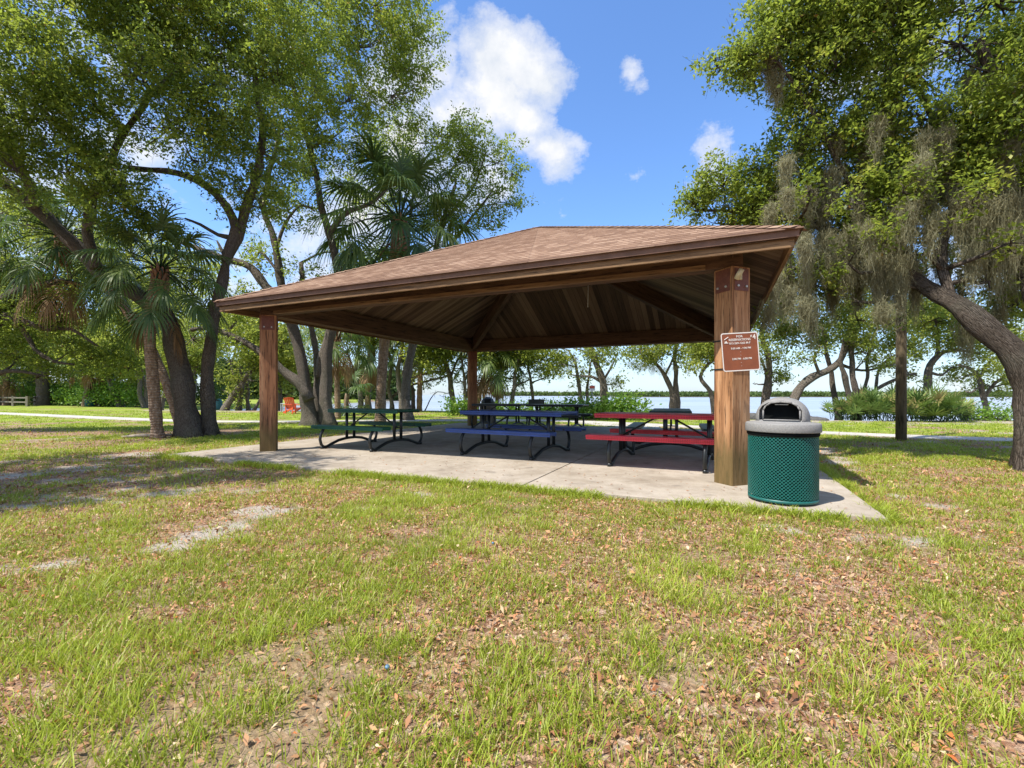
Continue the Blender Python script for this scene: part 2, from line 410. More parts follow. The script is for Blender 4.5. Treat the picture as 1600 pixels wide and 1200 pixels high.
def fan_frond(base, direction, pet=.9, fan=.75, nseg=36, droop=.9, wid=.035, m=5, dead=False, costa=.45):
    """one costapalmate leaf: returns ribbons (n,2m,3) + petiole points"""
    d=np.array(direction,float); d/=np.linalg.norm(d)
    T=np.linspace(0,1,6)[:,None]; hz=np.array([d[0],d[1],0]); 
    pp=base+d*pet*T+np.array([0,0,-1])*(T**2)*pet*(.15+.25*droop*(1-abs(d[2])))
    tip=pp[-1]; cd=pp[-1]-pp[-2]; cd/=np.linalg.norm(cd)
    side=np.cross(cd,[0,0,1]); 
    if np.linalg.norm(side)<.1: side=np.array([1.0,0,0])
    side/=np.linalg.norm(side); nrm=np.cross(side,cd)
    th=np.linspace(-2.3,2.3,nseg)+RNG.normal(size=nseg)*.03
    k=np.cos(th*.5)                       # long in the middle
    st=tip+cd*(costa*k**2)[:,None]*fan-np.array([0,0,1])*((k**2)*.12*fan*droop)[:,None]
    dd=cd*np.cos(th*.85)[:,None]+side*np.sin(th*.85)[:,None]+nrm*.15
    Ls=fan*(.65+.35*k)*(.9+.2*RNG.random(nseg))
    t=np.linspace(0,1,m)
    P=np.zeros((nseg,m,3)); P[:,0]=st; cur=dd/np.linalg.norm(dd,axis=1)[:,None]
    for i in range(1,m):
        cur=cur+np.array([0,0,-1])*(droop*(.10+.38*(i/m))*(.7+.6*RNG.random(nseg)))[:,None]; cur/=np.linalg.norm(cur,axis=1)[:,None]
        P[:,i]=P[:,i-1]+cur*(Ls/(m-1))[:,None]
    sd=np.cross(dd,nrm+RNG.normal(size=(nseg,3))*.25); sd/=np.linalg.norm(sd,axis=1)[:,None]
    prof=np.array([.55,1,.85,.5,.06]) if m==5 else np.linspace(1,.1,m)
    return strip_lines(P,np.full((nseg,1),wid)*prof[None,:],sd),pp

def palm(name,label,group,trunk_px,r,crown_r=1.0,nf=30,nd=8,boots=True,seg=34,wid=.035,lean=None,light=0):
    pts=[W(*p) for p in trunk_px]; pts[0][2]=GZ-.1; o=pts[0].copy(); o[2]=GZ
    root=empty(name,tuple(o)); tag(root,label,'palm tree',group)
    P,R=crom([p-o for p in pts],[r*1.15]+[r]*(len(pts)-2)+[r*1.05],.2)
    R=R*(1+.06*np.sin(np.arange(len(P))*2.1)+.03*RNG.normal(size=len(P))); R[0]*=1.25
    mb=MB(); mb.tube(P,list(R),12); mb.build('trunk',M_PALMT,root)
    top=P[-1]
    if boots:
        bt=MB()
        for k in range(46):
            a=k*2.4; z=top-np.array([0,0,.75*crown_r*(1-k/46)]); u=np.array([math.cos(a),math.sin(a),0]); 
            b0=z+u*r*.8; b1=z+u*(r*1.5)+np.array([0,0,.22*crown_r])
            bt.tube([b0,(b0+b1)/2,b1],[.05*crown_r,.045*crown_r,.02*crown_r],5)
        bt.build('leaf_bases',M_PALMB,root)
    def fr(n,elmin,elmax,dead,nm,mat):
        VV=[];va=[]; st=MB()
        for k in range(n):
            az=k*2.39996+RNG.random()*.5; el=elmin+(elmax-elmin)*((k+.5)/n)+RNG.normal()*.08
            d=np.array([math.cos(az)*math.cos(el),math.sin(az)*math.cos(el),math.sin(el)])
            b=top+np.array([0,0,(-.25 if dead else .05)*crown_r])+d*r*.6
            V,pp=fan_frond(b,d,pet=(.85+.35*RNG.random())*crown_r*(.75 if dead else 1),fan=(.72+.2*RNG.random())*crown_r,nseg=seg if not dead else int(seg*.7),droop=1.55 if not dead else 2.4,wid=wid*(1 if not dead else .8))
            VV.append(V); bv=RNG.normal()*.14; va.append(np.clip(.42+light+bv+RNG.normal(size=len(V))*.12,0,1)); st.tube(pp,[.018*crown_r]*4+[.012*crown_r,.008*crown_r],4,cap=False)
        me=quad_mesh(nm,np.concatenate(VV),1,np.concatenate(va),strip=5); c=link(nm,me,mat,root); st.build(nm+'_stalks',mat,c)
    fr(nf,-.55,1.35,False,'crown',M_FROND)
    if nd: fr(nd,-1.35,-.7,True,'dead_fronds',M_DEAD)
    return root

def leaf_mass(centers, radii, size, n_per_m2, asp=.5, flatz=1.0, up=.5, tone=0.0, asym=True):
    LL=[];VV=[]
    for c,r in zip(centers,radii):
        n=int(n_per_m2*4*math.pi*r*r*.5); u=rand_unit(n,.25)*(r*(.55+.5*RNG.random(n)))[:,None]; u[:,2]*=flatz
        ns=max(5,n//14); s=u[:ns]; idx=RNG.integers(0,ns,n)
        P=np.array(c)+s[idx]+RNG.normal(size=(n,3))*size*1.4
        LL.append(leaves_at(P,size,asp,up)); sv=RNG.normal(size=ns)*.18
        VV.append(np.clip(.5+tone+sv[idx]+RNG.normal(size=n)*.14,0,.97))
    return np.concatenate(LL),np.concatenate(VV)

def shrub(name,label,group,c,w,h,size=.12,mat=None,dens=110,cat='shrub',depth=None):
    c=np.array(c,float); root=empty(name,(c[0],c[1],GZ)); tag(root,label,cat,group)
    n=max(4,int(w/h*3.2)); dp=depth or h*.6; cs=[];rs=[]
    for k in range(n):
        x=(k+.5)/n*w-w/2+RNG.normal()*.1*h; rr=h*(.32+.16*RNG.random()); 
        cs.append((x,RNG.normal()*dp*.5,rr*.8)); rs.append(rr)
        cs.append((x+RNG.normal()*.2*h,RNG.normal()*dp*.4,h-rr*(.9+.5*RNG.random()))); rs.append(rr*.9)
    V,v=leaf_mass(cs,rs,size,dens*(.12/size)**2)
    V[:,:,2]=np.maximum(V[:,:,2],.0)
    link('foliage',quad_mesh('foliage',V,1,v),mat or M_SHRUB,root)
    st=MB()
    for q,rr in zip(cs,rs):
        st.tube([(q[0]*.8,q[1]*.6,-.05),(q[0]*.9,q[1]*.8,q[2]*.5),q],[.025,.018,.008],5,cap=False)
    st.build('stems',M_BARK,root)
    return root

def palmetto(name,label,group,c,h,n=12,seg=20,wid=.04):
    c=np.array(c,float); root=empty(name,(c[0],c[1],GZ)); tag(root,label,'palmetto',group)
    VV=[];va=[];st=MB()
    for k in range(n):
        az=k*2.4+RNG.random(); el=.75+.75*RNG.random()
        d=np.array([math.cos(az)*math.cos(el),math.sin(az)*math.cos(el),math.sin(el)])
        b=np.array([RNG.normal()*.25,RNG.normal()*.2,.02]); fan=h*.30*(.8+.4*RNG.random())
        V,pp=fan_frond(b,d,pet=h*(.25+.5*RNG.random()),fan=fan,nseg=seg,droop=.12,wid=wid,costa=.1)
        V[:,:,2]=np.maximum(V[:,:,2],.01)
        VV.append(V); bv=RNG.normal()*.28; va.append(np.clip(.56+bv+RNG.normal(size=len(V))*.1,0,1)); st.tube(pp,[.012]*6,4,cap=False)
    link('fronds',quad_mesh('fronds',np.concatenate(VV),1,np.concatenate(va),strip=5),M_PALMETTO,root)
    st.build('stalks',M_PALMETTO,root)
    return root
# ---------------------------------------------------------------- layout
PC=np.array([0.65,11.18]); HS=4.125; PA=math.atan2(-.408,.913)
E1=np.array([math.cos(PA),math.sin(PA)]); E2=np.array([-E1[1],E1[0]])
def to_local(x,y):
    return (x-PC[0])*E1[0]+(y-PC[1])*E1[1], (x-PC[0])*E2[0]+(y-PC[1])*E2[1]
def to_world(a,b,z=0): 
    p=PC+E1*a+E2*b; return (p[0],p[1],z)
SLAB=HS*1.298

PATH=[(-60,44),(-42,33),(-31.5,28.3),(-16.2,20.8),(-10.7,19.4),(-4.9,20.3),(.5,20.4),(3.6,18.9),(9,13.9),(12.4,11.6),(18,9.6),(30,7)]
PP,_=crom([(x,y,0) for x,y in PATH],[1]*len(PATH),.4)
SHX=np.array([-300,-120,-60,-31,-29,-27,-20,-12,-6,-3,2,6,9,12,16,22,30,60,300.])
SHY=np.array([600,400,180,110,42,35.5,34.5,34,34,32.5,30,27.5,24,22,20.8,21.5,20.5,24,60.])
def shore(x): return np.interp(x,SHX,SHY)
def path_d(x,y):
    d=np.full(x.shape,1e9)
    for p in PP[::1]: d=np.minimum(d,(x-p[0])**2+(y-p[1])**2)
    return np.sqrt(d)
def stroke(x,y,a,b,w):
    a=np.array(a[:2]);b=np.array(b[:2]);ab=b-a;t=np.clip(((x-a[0])*ab[0]+(y-a[1])*ab[1])/(ab@ab),0,1)
    d=np.hypot(x-a[0]-ab[0]*t,y-a[1]-ab[1]*t); return np.exp(-(d/w)**2)
SANDS=[((0,790),(180,775),.3,.7),((200,745),(300,735),.3,.7),((60,720),(200,712),.5,.6),((250,770),(420,765),.2,.6),((275,848),(330,832),.16,1),((330,832),(405,800),.20,1.1),((10,895),(110,882),.13,.8),((0,750),(110,735),.5,.8),((150,730),(220,722),.4,.7),((0,765),(60,762),.35,.6),
       ((1290,700),(1330,735),.22,.75),((1195,822),(1230,826),.10,.7),((1340,835),(1420,842),.12,.8),((1400,770),(1470,800),.25,.6),
       ((20,690),(100,686),.6,.6),((880,835),(905,845),.10,.4),((600,765),(665,772),.12,.6),((560,795),(580,797),.08,.7),((1240,890),(1290,900),.12,.5),((1480,845),(1560,850),.16,.5)]
LITS=[((170,860),(470,850),.35,.9),((30,830),(130,860),.3,.6),((20,960),(100,985),.2,.5),((880,830),(900,860),.1,.4),((1170,880),(1180,920),.10,.6),((1350,1030),(1430,1060),.18,.8),((980,930),(1030,960),.15,.5),((1150,1000),(1200,1060),.15,.4),((1300,930),(1350,950),.15,.5),((0,1090),(40,1110),.12,.8),((1500,1080),(1600,1120),.15,.6),((280,700),(420,695),.5,.4)]
def masks(x,y):
    """grass cover, bare sand and leaf litter at a spot of the lawn (0..1 each)"""
    n=fbm(x*.55+3.1,y*.55+8.2,1,4); n2=fbm(x*2.3,y*2.3,9,4)
    sand=np.zeros_like(x); 
    for a,b,w,k in SANDS: sand=np.maximum(sand,1.1*k*stroke(x,y,G(*a),G(*b),w*(1.7 if a[0]<500 else 1.3)))
    dsh=shore(x)-y
    sand=np.maximum(sand, (.9*sstep(5.5,1.0,dsh)*np.where(x>4,1.0,np.where(x<-8,.85,.25))))
    sand=np.maximum(sand,.9*sstep(.62,.70,fbm(x*.8+20,y*.8,33,3))*sstep(10,14,x+y*.3)*sstep(5,9,y))
    n4=fbm(x*5.5,y*5.5,19,4); sand=.85*sstep(.22,1.1,sand+(n2-.5)*1.2+(n4-.5)*1.5)
    lit=np.zeros_like(x)
    for a,b,w,k in LITS: lit=np.maximum(lit,k*stroke(x,y,G(*a),G(*b),w*1.3))
    lit=np.clip(lit+(.22+sstep(.44,.60,fbm(x*1.3+9,y*1.3+4,55,4))*.55)*sstep(14,6,y),0,1)
    shade=sstep(-1.8,-4,x)*sstep(3.6,5.5,y)*sstep(20,11,y)  # area of bare dirt at the left, where grass cover is thinned
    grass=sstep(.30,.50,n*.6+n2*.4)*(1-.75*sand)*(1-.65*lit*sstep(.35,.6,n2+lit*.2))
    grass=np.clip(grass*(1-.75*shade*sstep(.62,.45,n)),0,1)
    return grass,sand,lit
def hgt(x,y):
    z=GZ+.035*(fbm(x*.35,y*.35,3,3)-.5)*sstep(1,4,np.abs(y))
    a,b=to_local(x,y); inside=sstep(SLAB+1.2,SLAB,np.maximum(np.abs(a),np.abs(b))); z=z*(1-inside)+GZ*inside
    d=y-shore(x); z=z-1.6*sstep(-.3,4,d)
    return z

# ---------------------------------------------------------------- ground sheet
def build_ground():
    k=8.6; n=520; u=np.linspace(-1,1,n); s=4000*np.sinh(k*u)/math.sinh(k)
    X,Y=np.meshgrid(s,s+5,indexing='xy'); x=X.ravel(); y=Y.ravel()
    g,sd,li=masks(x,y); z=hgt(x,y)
    me=bpy.data.meshes.new('lawn'); N=n*n
    me.vertices.add(N); me.vertices.foreach_set('co',np.stack([x,y,z],1).astype(np.float32).ravel())
    i=np.arange(n-1); I,J=np.meshgrid(i,i); a=(J*n+I).ravel(); q=np.stack([a,a+1,a+n+1,a+n],1).astype(np.int32)
    me.loops.add(q.size); me.loops.foreach_set('vertex_index',q.ravel()); me.polygons.add(len(q)); me.polygons.foreach_set('loop_start',np.arange(0,q.size,4,dtype=np.int32))
    me.polygons.foreach_set('use_smooth',np.ones(len(q),bool)); me.update(calc_edges=True)
    for nm,v in (('grass',g),('sand',sd),('litter',li)):
        at=me.attributes.new(nm,'FLOAT','POINT'); at.data.foreach_set('value',v.astype(np.float32))
    t=NT('lawn_soil'); ob=t.coord()
    f1=t.noise(ob,9,6,.75); f2=t.noise(ob,42,5,.75); f3=t.noise(ob,1.1,5,.65); f4=t.noise(ob,130,3,.7)
    vo=t.n('ShaderNodeTexVoronoi'); vo.inputs['Scale'].default_value=38; t.l(ob,vo.inputs['Vector'])
    sep=t.n('ShaderNodeSeparateColor'); t.l(vo.outputs['Color'],sep.inputs[0])
    soil=t.ramp(t.math('ADD',t.math('MULTIPLY',f1,.5),t.math('MULTIPLY',f2,.5)),[(.33,(.14,.095,.06)),(.5,(.30,.20,.13)),(.66,(.46,.34,.235))])
    lit=t.ramp(sep.outputs[0],[(0,(.17,.085,.05)),(.4,(.34,.18,.11)),(.7,(.48,.29,.185)),(1,(.58,.42,.30))])
    lit=t.mix(t.ramp(f4,[(.4,.6),(.55,0.0)]),lit,(.09,.055,.035))
    sand=t.ramp(t.math('ADD',t.math('MULTIPLY',f2,.6),t.math('MULTIPLY',f1,.4)),[(.30,(.28,.235,.18)),(.5,(.40,.35,.285)),(.70,(.54,.49,.42))])
    grs=t.ramp(t.math('ADD',t.math('MULTIPLY',f2,.55),t.math('MULTIPLY',f3,.45)),[(.36,(.10,.14,.02)),(.48,(.20,.27,.03)),(.58,(.33,.38,.05)),(.70,(.46,.43,.14))])
    L=t.math('ADD',t.attr('litter'),t.math('MULTIPLY',t.math('SUBTRACT',f1,.5),1.6)); c=t.mix(t.ramp(L,[(.15,.25),(.5,.95)]),soil,lit)
    g=t.math('ADD',t.attr('grass'),t.math('MULTIPLY',t.math('SUBTRACT',f1,.5),2.2)); 
    sp=t.n('ShaderNodeSeparateXYZ'); t.l(ob,sp.inputs[0])
    far=t.n('ShaderNodeMapRange'); t.l(sp.outputs[1],far.inputs[0]); far.inputs[1].default_value=4; far.inputs[2].default_value=15; far.inputs[3].default_value=.12; far.inputs[4].default_value=1.0
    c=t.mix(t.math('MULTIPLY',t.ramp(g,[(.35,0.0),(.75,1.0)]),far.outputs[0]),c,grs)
    s_=t.math('ADD',t.attr('sand'),t.math('MULTIPLY',t.math('SUBTRACT',f2,.5),1.0)); c=t.mix(t.ramp(s_,[(.22,0.0),(.75,.95)]),c,sand)
    mat=t.bsdf(c,.95,0,t.bump(t.math('ADD',t.math('MULTIPLY',f2,.7),t.math('ADD',f1,t.math('MULTIPLY',vo.outputs[0],.5))),.8,.03),.15)
    o=link('lawn',me,mat); tag(o,kind='structure')
build_ground()

# water
def build_water():
    t=NT('bay_water'); ob=t.coord()
    n1=t.noise(t.map(ob,(.6,2.0,1)),1.2,5,.65); n2=t.noise(t.map(ob,(.03,.12,1)),1.0,4,.6); n3=t.noise(t.map(ob,(.15,.5,1)),1.0,4,.6)
    col=t.ramp(n2,[(.35,(.26,.28,.29)),(.65,(.36,.375,.38))])
    hh=t.math('ADD',t.math('MULTIPLY',n1,.35),n3)
    m=t.bsdf(col,.28,0,t.bump(hh,.9,.12),.5)
    mb=MB(); R=9000
    mb.poly([(-R,12,-.42),(R,12,-.42),(R,R,-.42),(-R,R,-.42)])
    o=mb.build('water',m); tag(o,kind='structure')
build_water()

# concrete
def m_conc(name,a,b,c):
    t=NT(name); ob=t.coord(); n1=t.noise(ob,1.1,5,.65,.4); n2=t.noise(ob,60,4,.7); n3=t.noise(ob,5,5,.7)
    col=t.ramp(t.math('ADD',t.math('MULTIPLY',n1,.6),t.math('MULTIPLY',n3,.4)),[(.34,a),(.5,b),(.66,c)])
    col=t.mix(t.ramp(n2,[(.35,.45),(.5,0.0)]),col,a)
    st=t.noise(t.map(ob,(1,1,1),(7,3,0)),2.7,3,.5); col=t.mix(t.ramp(st,[(.62,0.0),(.72,.45)]),col,(.13,.11,.09))
    return t.bsdf(col,.85,0,t.bump(n2,.25,.004),.3)
M_CONC=m_conc('concrete',(.235,.19,.14),(.355,.30,.235),(.455,.395,.32))
M_CONC2=m_conc('pale_concrete',(.36,.33,.28),(.46,.42,.36),(.54,.51,.45))
def build_slab():
    mb=MB(); e=[-SLAB,-1.80,1.80,SLAB]; gap=.007
    for i in range(3):
        for j in range(3):
            x0,x1=e[i]+gap*(i>0),e[i+1]-gap*(i<2); y0,y1=e[j]+gap*(j>0),e[j+1]-gap*(j<2)
            zt=0+.002*((i+j)%2)
            mb.beam(((x0+x1)/2,y0,zt-.1),((x0+x1)/2,y1,zt-.1),x1-x0,.2)
    o=mb.build('concrete_pad',M_CONC,bevel=.008); o.location=(PC[0],PC[1],0); o.rotation_euler=(0,0,PA); tag(o,kind='structure')
    b=MB(); b.box((0,0,-.12),(2*SLAB-.1,2*SLAB-.1,.2)); o=b.build('joint_bed',m_plain('joint_dirt',(.06,.05,.04),.95)); o.location=(PC[0],PC[1],0); o.rotation_euler=(0,0,PA); tag(o,kind='structure')
build_slab()
def ribbon(name,pts,w,z,mat):
    P,_=crom([(x,y,0) for x,y in pts],[1]*len(pts),.5); mb=MB(); n=len(P)
    T=np.gradient(P[:,:2],axis=0); T/=np.linalg.norm(T,axis=1)[:,None]; S=np.stack([-T[:,1],T[:,0]],1)
    A=P[:,:2]+S*w/2; B=P[:,:2]-S*w/2
    for i in range(n-1):
        mb.poly([(*B[i],z),(*B[i+1],z),(*A[i+1],z),(*A[i],z)]); 
        mb.poly([(*B[i],z-.15),(*B[i+1],z-.15),(*B[i+1],z),(*B[i],z)]); mb.poly([(*A[i],z),(*A[i+1],z),(*A[i+1],z-.15),(*A[i],z-.15)])
    o=mb.build(name,mat); tag(o,kind='structure'); return o
ribbon('footpath',PATH,1.1,GZ+.035,M_CONC2)
q0=to_world(1.2,SLAB+.02); q1=to_world(1.4,SLAB+1.5)
qq=[(q0[0],q0[1]),(2.9,17.3),(3.1,18.2),(3.0,19.1)]
q=to_world(1.3,SLAB-.02); ribbon('connecting_path',[(q[0],q[1]),(q[0]+.45,q[1]+.9),(3.2,18.75)],1.5,-.02,M_CONC2)

# ---------------------------------------------------------------- pavilion
M_POST=m_wood('post_timber',(.15,.06,.022),(.40,.20,.09),(.60,.365,.20),.8,11,moss=True)
M_POST2=m_wood('post_timber_red',(.125,.046,.020),(.31,.138,.064),(.45,.24,.125),.8,11,moss=True)
M_BEAM=m_wood('beam_timber',(.05,.026,.014),(.105,.056,.031),(.17,.098,.055),.8,8)
M_TRIM=m_wood('trim_timber',(.10,.055,.026),(.20,.115,.055),(.30,.19,.095),.8,10)
M_FASCIA=m_plain('fascia_metal',(.17,.10,.072),.75,0,.1,6,.2,.2)
M_STEEL=m_plain('bracket_steel',(.16,.055,.035),.6,.3,.2,20,.3)
M_GALV=m_plain('galvanised',(.45,.43,.38),.5,.6,.1,30,.2)
def m_plank():
    t=NT('ceiling_planks'); uv=t.coord('UV'); sp=t.n('ShaderNodeSeparateXYZ'); t.l(uv,sp.inputs[0])
    pu=t.math('DIVIDE',sp.outputs[0],.145); idx=t.math('FLOOR',pu); fr=t.math('FRACT',pu)
    wn=t.n('ShaderNodeTexWhiteNoise'); wn.noise_dimensions='1D'; t.l(idx,wn.inputs['W'])
    cb=t.n('ShaderNodeCombineXYZ'); t.l(t.math('MULTIPLY',sp.outputs[0],26),cb.inputs[0]); t.l(t.math('MULTIPLY',sp.outputs[1],1.3),cb.inputs[1]); t.l(t.math('MULTIPLY',wn.outputs[0],40),cb.inputs[2])
    g=t.noise(cb.outputs[0],1,5,.7,.5)
    f=t.math('ADD',t.math('MULTIPLY',g,.55),t.math('MULTIPLY',wn.outputs[0],.45))
    col=t.ramp(f,[(.22,(.05,.032,.02)),(.45,(.12,.075,.045)),(.62,(.19,.125,.075)),(.8,(.245,.17,.105))])
    e=t.math('MINIMUM',fr,t.math('SUBTRACT',1.0,fr)); gr=t.ramp(e,[(.0,1.0),(.045,0.0)])
    col=t.mix(gr,col,(.015,.010,.007))
    return t.bsdf(col,.85,0,t.bump(t.math('ADD',t.math('MULTIPLY',g,.3),t.math('SUBTRACT',1.0,gr)),.6,.01),.2)
M_PLANK=m_plank()
def m_shingle():
    t=NT('roof_shingles'); uv=t.coord('UV'); sp=t.n('ShaderNodeSeparateXYZ'); t.l(uv,sp.inputs[0])
    row=t.math('FLOOR',t.math('DIVIDE',sp.outputs[1],.14)); w1=t.n('ShaderNodeTexWhiteNoise'); w1.noise_dimensions='1D'; t.l(row,w1.inputs['W'])
    pu=t.math('ADD',t.math('DIVIDE',sp.outputs[0],.17),t.math('MULTIPLY',w1.outputs[0],7)); ci=t.math('FLOOR',pu); fr=t.math('FRACT',pu)
    cb=t.n('ShaderNodeCombineXYZ'); t.l(ci,cb.inputs[0]); t.l(row,cb.inputs[1]); wn=t.n('ShaderNodeTexWhiteNoise'); wn.noise_dimensions='2D'; t.l(cb.outputs[0],wn.inputs['Vector'])
    big=t.noise(uv,.7,4,.6); fine=t.noise(uv,70,3,.8)
    f=t.math('ADD',t.math('MULTIPLY',wn.outputs[0],.32),t.math('ADD',t.math('MULTIPLY',big,.22),t.math('MULTIPLY',fine,.46)))
    col=t.ramp(f,[(.22,(.115,.065,.042)),(.42,(.215,.128,.083)),(.58,(.31,.198,.133)),(.78,(.44,.31,.22))])
    e=t.math('MINIMUM',fr,t.math('SUBTRACT',1.0,fr)); gr=t.ramp(e,[(0,.8),(.03,0.0)])
    fv=t.math('FRACT',t.math('DIVIDE',sp.outputs[1],.14)); lo=t.ramp(fv,[(0,.55),(.10,0.0)])
    col=t.mix(t.math('MAXIMUM',gr,lo),col,(.09,.05,.038))
    return t.bsdf(col,.92,0,t.bump(t.math('ADD',fine,t.math('MULTIPLY',wn.outputs[0],.6)),.5,.006),.2)
M_SHING=m_shingle()

ZAP=5.17; TE=1.15; ZE=2.885
def roofz(t): return ZAP-(ZAP-ZE)/TE*t
def build_pavilion():
    root=empty('picnic_pavilion',(PC[0],PC[1],0),PA)
    tag(root,'open-sided timber picnic pavilion with brown shingled pyramid roof on four square posts','pavilion')
    C=[(HS,-HS),(-HS,-HS),(-HS,HS),(HS,HS)]
    for i,(x,y) in enumerate(C):
        mb=MB(); p=Vector((x,y,0)); mb.beam((x,y,-.02),(x,y,2.66),.29,.29,up=(1,1,0),uo=3+i*5)
        po=mb.build('post',M_POST if i==0 else M_POST2,root,bevel=.012)
        po['label']=['sunlit front right post with green moss stain at its foot','front left post, redder timber','back left post in the shade','back right post hidden behind the front one'][i]
        br=MB()
        for sx,sy in ((1,1),(1,-1),(-1,-1),(-1,1)):
            n=Vector((sx,sy,0)).normalized() if False else (Vector((1,0,0))*(sx if sx*sy>0 else 0)+Vector((0,1,0))*(sy if sx*sy<0 else 0))
            # faces of the post look along the local axes turned by 45 degrees
        for k in range(4):
            a=math.pi/4*0+k*math.pi/2+math.pi/4
            # box faces after up=(1,1,0): normals along (1,1) and (1,-1)
            n=Vector((math.cos(a),math.sin(a),0)); c=p+n*.149; s=Vector((-n.y,n.x,0))
            br.beam(c+Vector((0,0,2.50))-s*.11,c+Vector((0,0,2.50))+s*.11,.008,.27)
        plate=br.build('steel_bracket',M_STEEL,root)
        bo=MB()
        for k in range(4):
            a=k*math.pi/2+math.pi/4; n=Vector((math.cos(a),math.sin(a),0)); s=Vector((-n.y,n.x,0))
            for q in (-1,1):
                c=p+n*.152+s*.065*q+Vector((0,0,2.42)); bo=MB(); bo.tube([c,c+n*.018],.014,8)
                if i in (0,1): bo.build('bolt',M_GALV,plate)
    # ring of deep beams on the post heads
    for i in range(4):
        a=Vector((*C[i],2.86)); b=Vector((*C[(i+1)%4],2.86)); d=(b-a).normalized()
        mb=MB(); e=.10
        ext=.12 if i%2==0 else -.12
        mb.beam(a-d*ext,b+d*ext,.2,.40,uo=i*9); mb.build('beam',M_BEAM,root,bevel=.008)
        n=Vector((-d.y,d.x,0))
        if n.dot(Vector((*C[i],0)))<0: n=-n
        mb=MB(); mb.beam(a+d*.3+n*.122+Vector((0,0,-.175)),b-d*.3+n*.122+Vector((0,0,-.175)),.04,.06,uo=i*7); mb.build('beam_trim',M_TRIM,root)
    # hip rafters from eave corner to the peak
    for i,(x,y) in enumerate(C):
        t0,t1=1.13,.06; dv=Vector((x,y,0))
        a=dv*t0; a.z=roofz(t0)-.115-.05; b=dv*t1; b.z=roofz(t1)-.115-.22
        k=dv*1.0; k.z=roofz(1)-.12-.20
        m=MB(); m.beam(k+(b-k).normalized()*-.1,b,.14,.42,uo=i*3); h=m.build('hip_rafter',M_BEAM,root,bevel=.006)
        m=MB(); m.beam(a,k+Vector((0,0,.10)),.09,.13,uo=i*4); m.build('hip_tail',M_TRIM,root)
    # collar ring half way up
    t=.27; z=4.12
    for i in range(4):
        a=Vector((C[i][0]*t,C[i][1]*t,z)); b=Vector((C[(i+1)%4][0]*t,C[(i+1)%4][1]*t,z)); m=MB(); d=(b-a).normalized(); m.beam(a+d*.09,b-d*.09,.12,.46,uo=i*5); m.build('collar_beam',M_BEAM,root,bevel=.006)
    # ceiling planks and shingles, one sheet per roof side
    cl=MB(); sh=MB(); E=HS*TE; sl=math.hypot(E,ZAP-ZE)
    for i in range(4):
        c0=Vector((*C[i],0)); c1=Vector((*C[(i+1)%4],0))
        th=.11
        A=c0*TE;A.z=ZE-th; B=c1*TE;B.z=ZE-th; P=Vector((0,0,ZAP-th))
        cl.poly([A,B,P],[(0+i*30,0),(2*E+i*30,0),(E+i*30,sl)])
        n=34
        for k in range(n):
            s0=k/n; s1=(k+1)/n; t0=TE*(1-s0)+(.012 if k==0 else 0); t1=TE*(1-s1)
            a=c0*t0; b=c1*t0; c=c1*t1; d=c0*t1
            a.z=b.z=roofz(t0)+.012; c.z=d.z=roofz(t1)+.002
            w0=E*(t0/TE); w1=E*(t1/TE); v0=s0*sl; v1=v0+.139 if True else s1*sl
            sh.poly([a,b,c,d],[(E-w0+i*31,k*.14+.001),(E+w0+i*31,k*.14+.001),(E+w1+i*31,k*.14+.139),(E-w1+i*31,k*.14+.139)])
            a2=a.copy();b2=b.copy();a2.z-=.011;b2.z-=.011
            sh.poly([a2,b2,b,a],[(0,.002),(1,.002),(1,.01),(0,.01)])
    cl.build('ceiling',M_PLANK,root); rf=sh.build('roof',M_SHING,root)
    cap=MB()
    for i in range(4):
        dv=Vector((*C[i],0)); n=44
        for k in range(n):
            s0=k/n; s1=min(1,(k+1.25)/n)
            a=dv*(TE*(1-s0)+.003); a.z=roofz(TE*(1-s0))+.022; b=dv*TE*(1-s1); b.z=roofz(TE*(1-s1))+.014
            sd=Vector((-dv.y,dv.x,0)).normalized()*.13; dz=Vector((0,0,-.045))
            cap.poly([a-sd+dz,a,b,b-sd+dz],[(k*.17+i*9,.02),(k*.17+.16+i*9,.02),(k*.17+.16+i*9,.13),(k*.17+i*9,.13)])
            cap.poly([a,a+sd+dz,b+sd+dz,b],[(k*.17+i*9,.02),(k*.17+.16+i*9,.02),(k*.17+.16+i*9,.13),(k*.17+i*9,.13)])
    cap.build('ridge_cap',M_SHING,rf)
    # eave boards: dark metal edge over a lighter timber board
    for i in range(4):
        d=(Vector((*C[(i+1)%4],0))-Vector((*C[i],0))).normalized()
        a=Vector((*C[i],0))*TE; b=Vector((*C[(i+1)%4],0))*TE
        e=.015 if i%2==0 else -.015
        m=MB(); m.beam(a+Vector((0,0,ZE-.045))-d*e,b+Vector((0,0,ZE-.045))+d*e,.03,.10); m.beam(a+Vector((0,0,ZE+.003))-d*e*1.6,b+Vector((0,0,ZE+.003))+d*e*1.6,.06,.014); m.build('fascia',M_FASCIA,root)
        k=(HS*TE-.045)/(HS*TE); m=MB(); e2=.02 if i%2==0 else -.02
        m.beam(a*k+Vector((0,0,ZE-.135))-d*e2,b*k+Vector((0,0,ZE-.135))+d*e2,.04,.12,uo=i*6); m.build('eave_board',M_TRIM,root)
    # small spot lamp clamped to the head of the front right post
    m=MB(); p=Vector((HS,-HS,0)); n=Vector((0,-1,0)); 
    q=p+Vector((.075,-.165,2.55)); m.tube([q+Vector((-.03,.0,-.05)),q+Vector((.03,-.05,.05))],[.035,.03],10); m.box((q.x,q.y+.02,q.z-.03),(.07,.05,.06)); m.tube([q+Vector((0,.06,0)),q],.012,6)
    m.build('spot_lamp',m_plain('lamp_cream',(.55,.48,.30),.5),root)
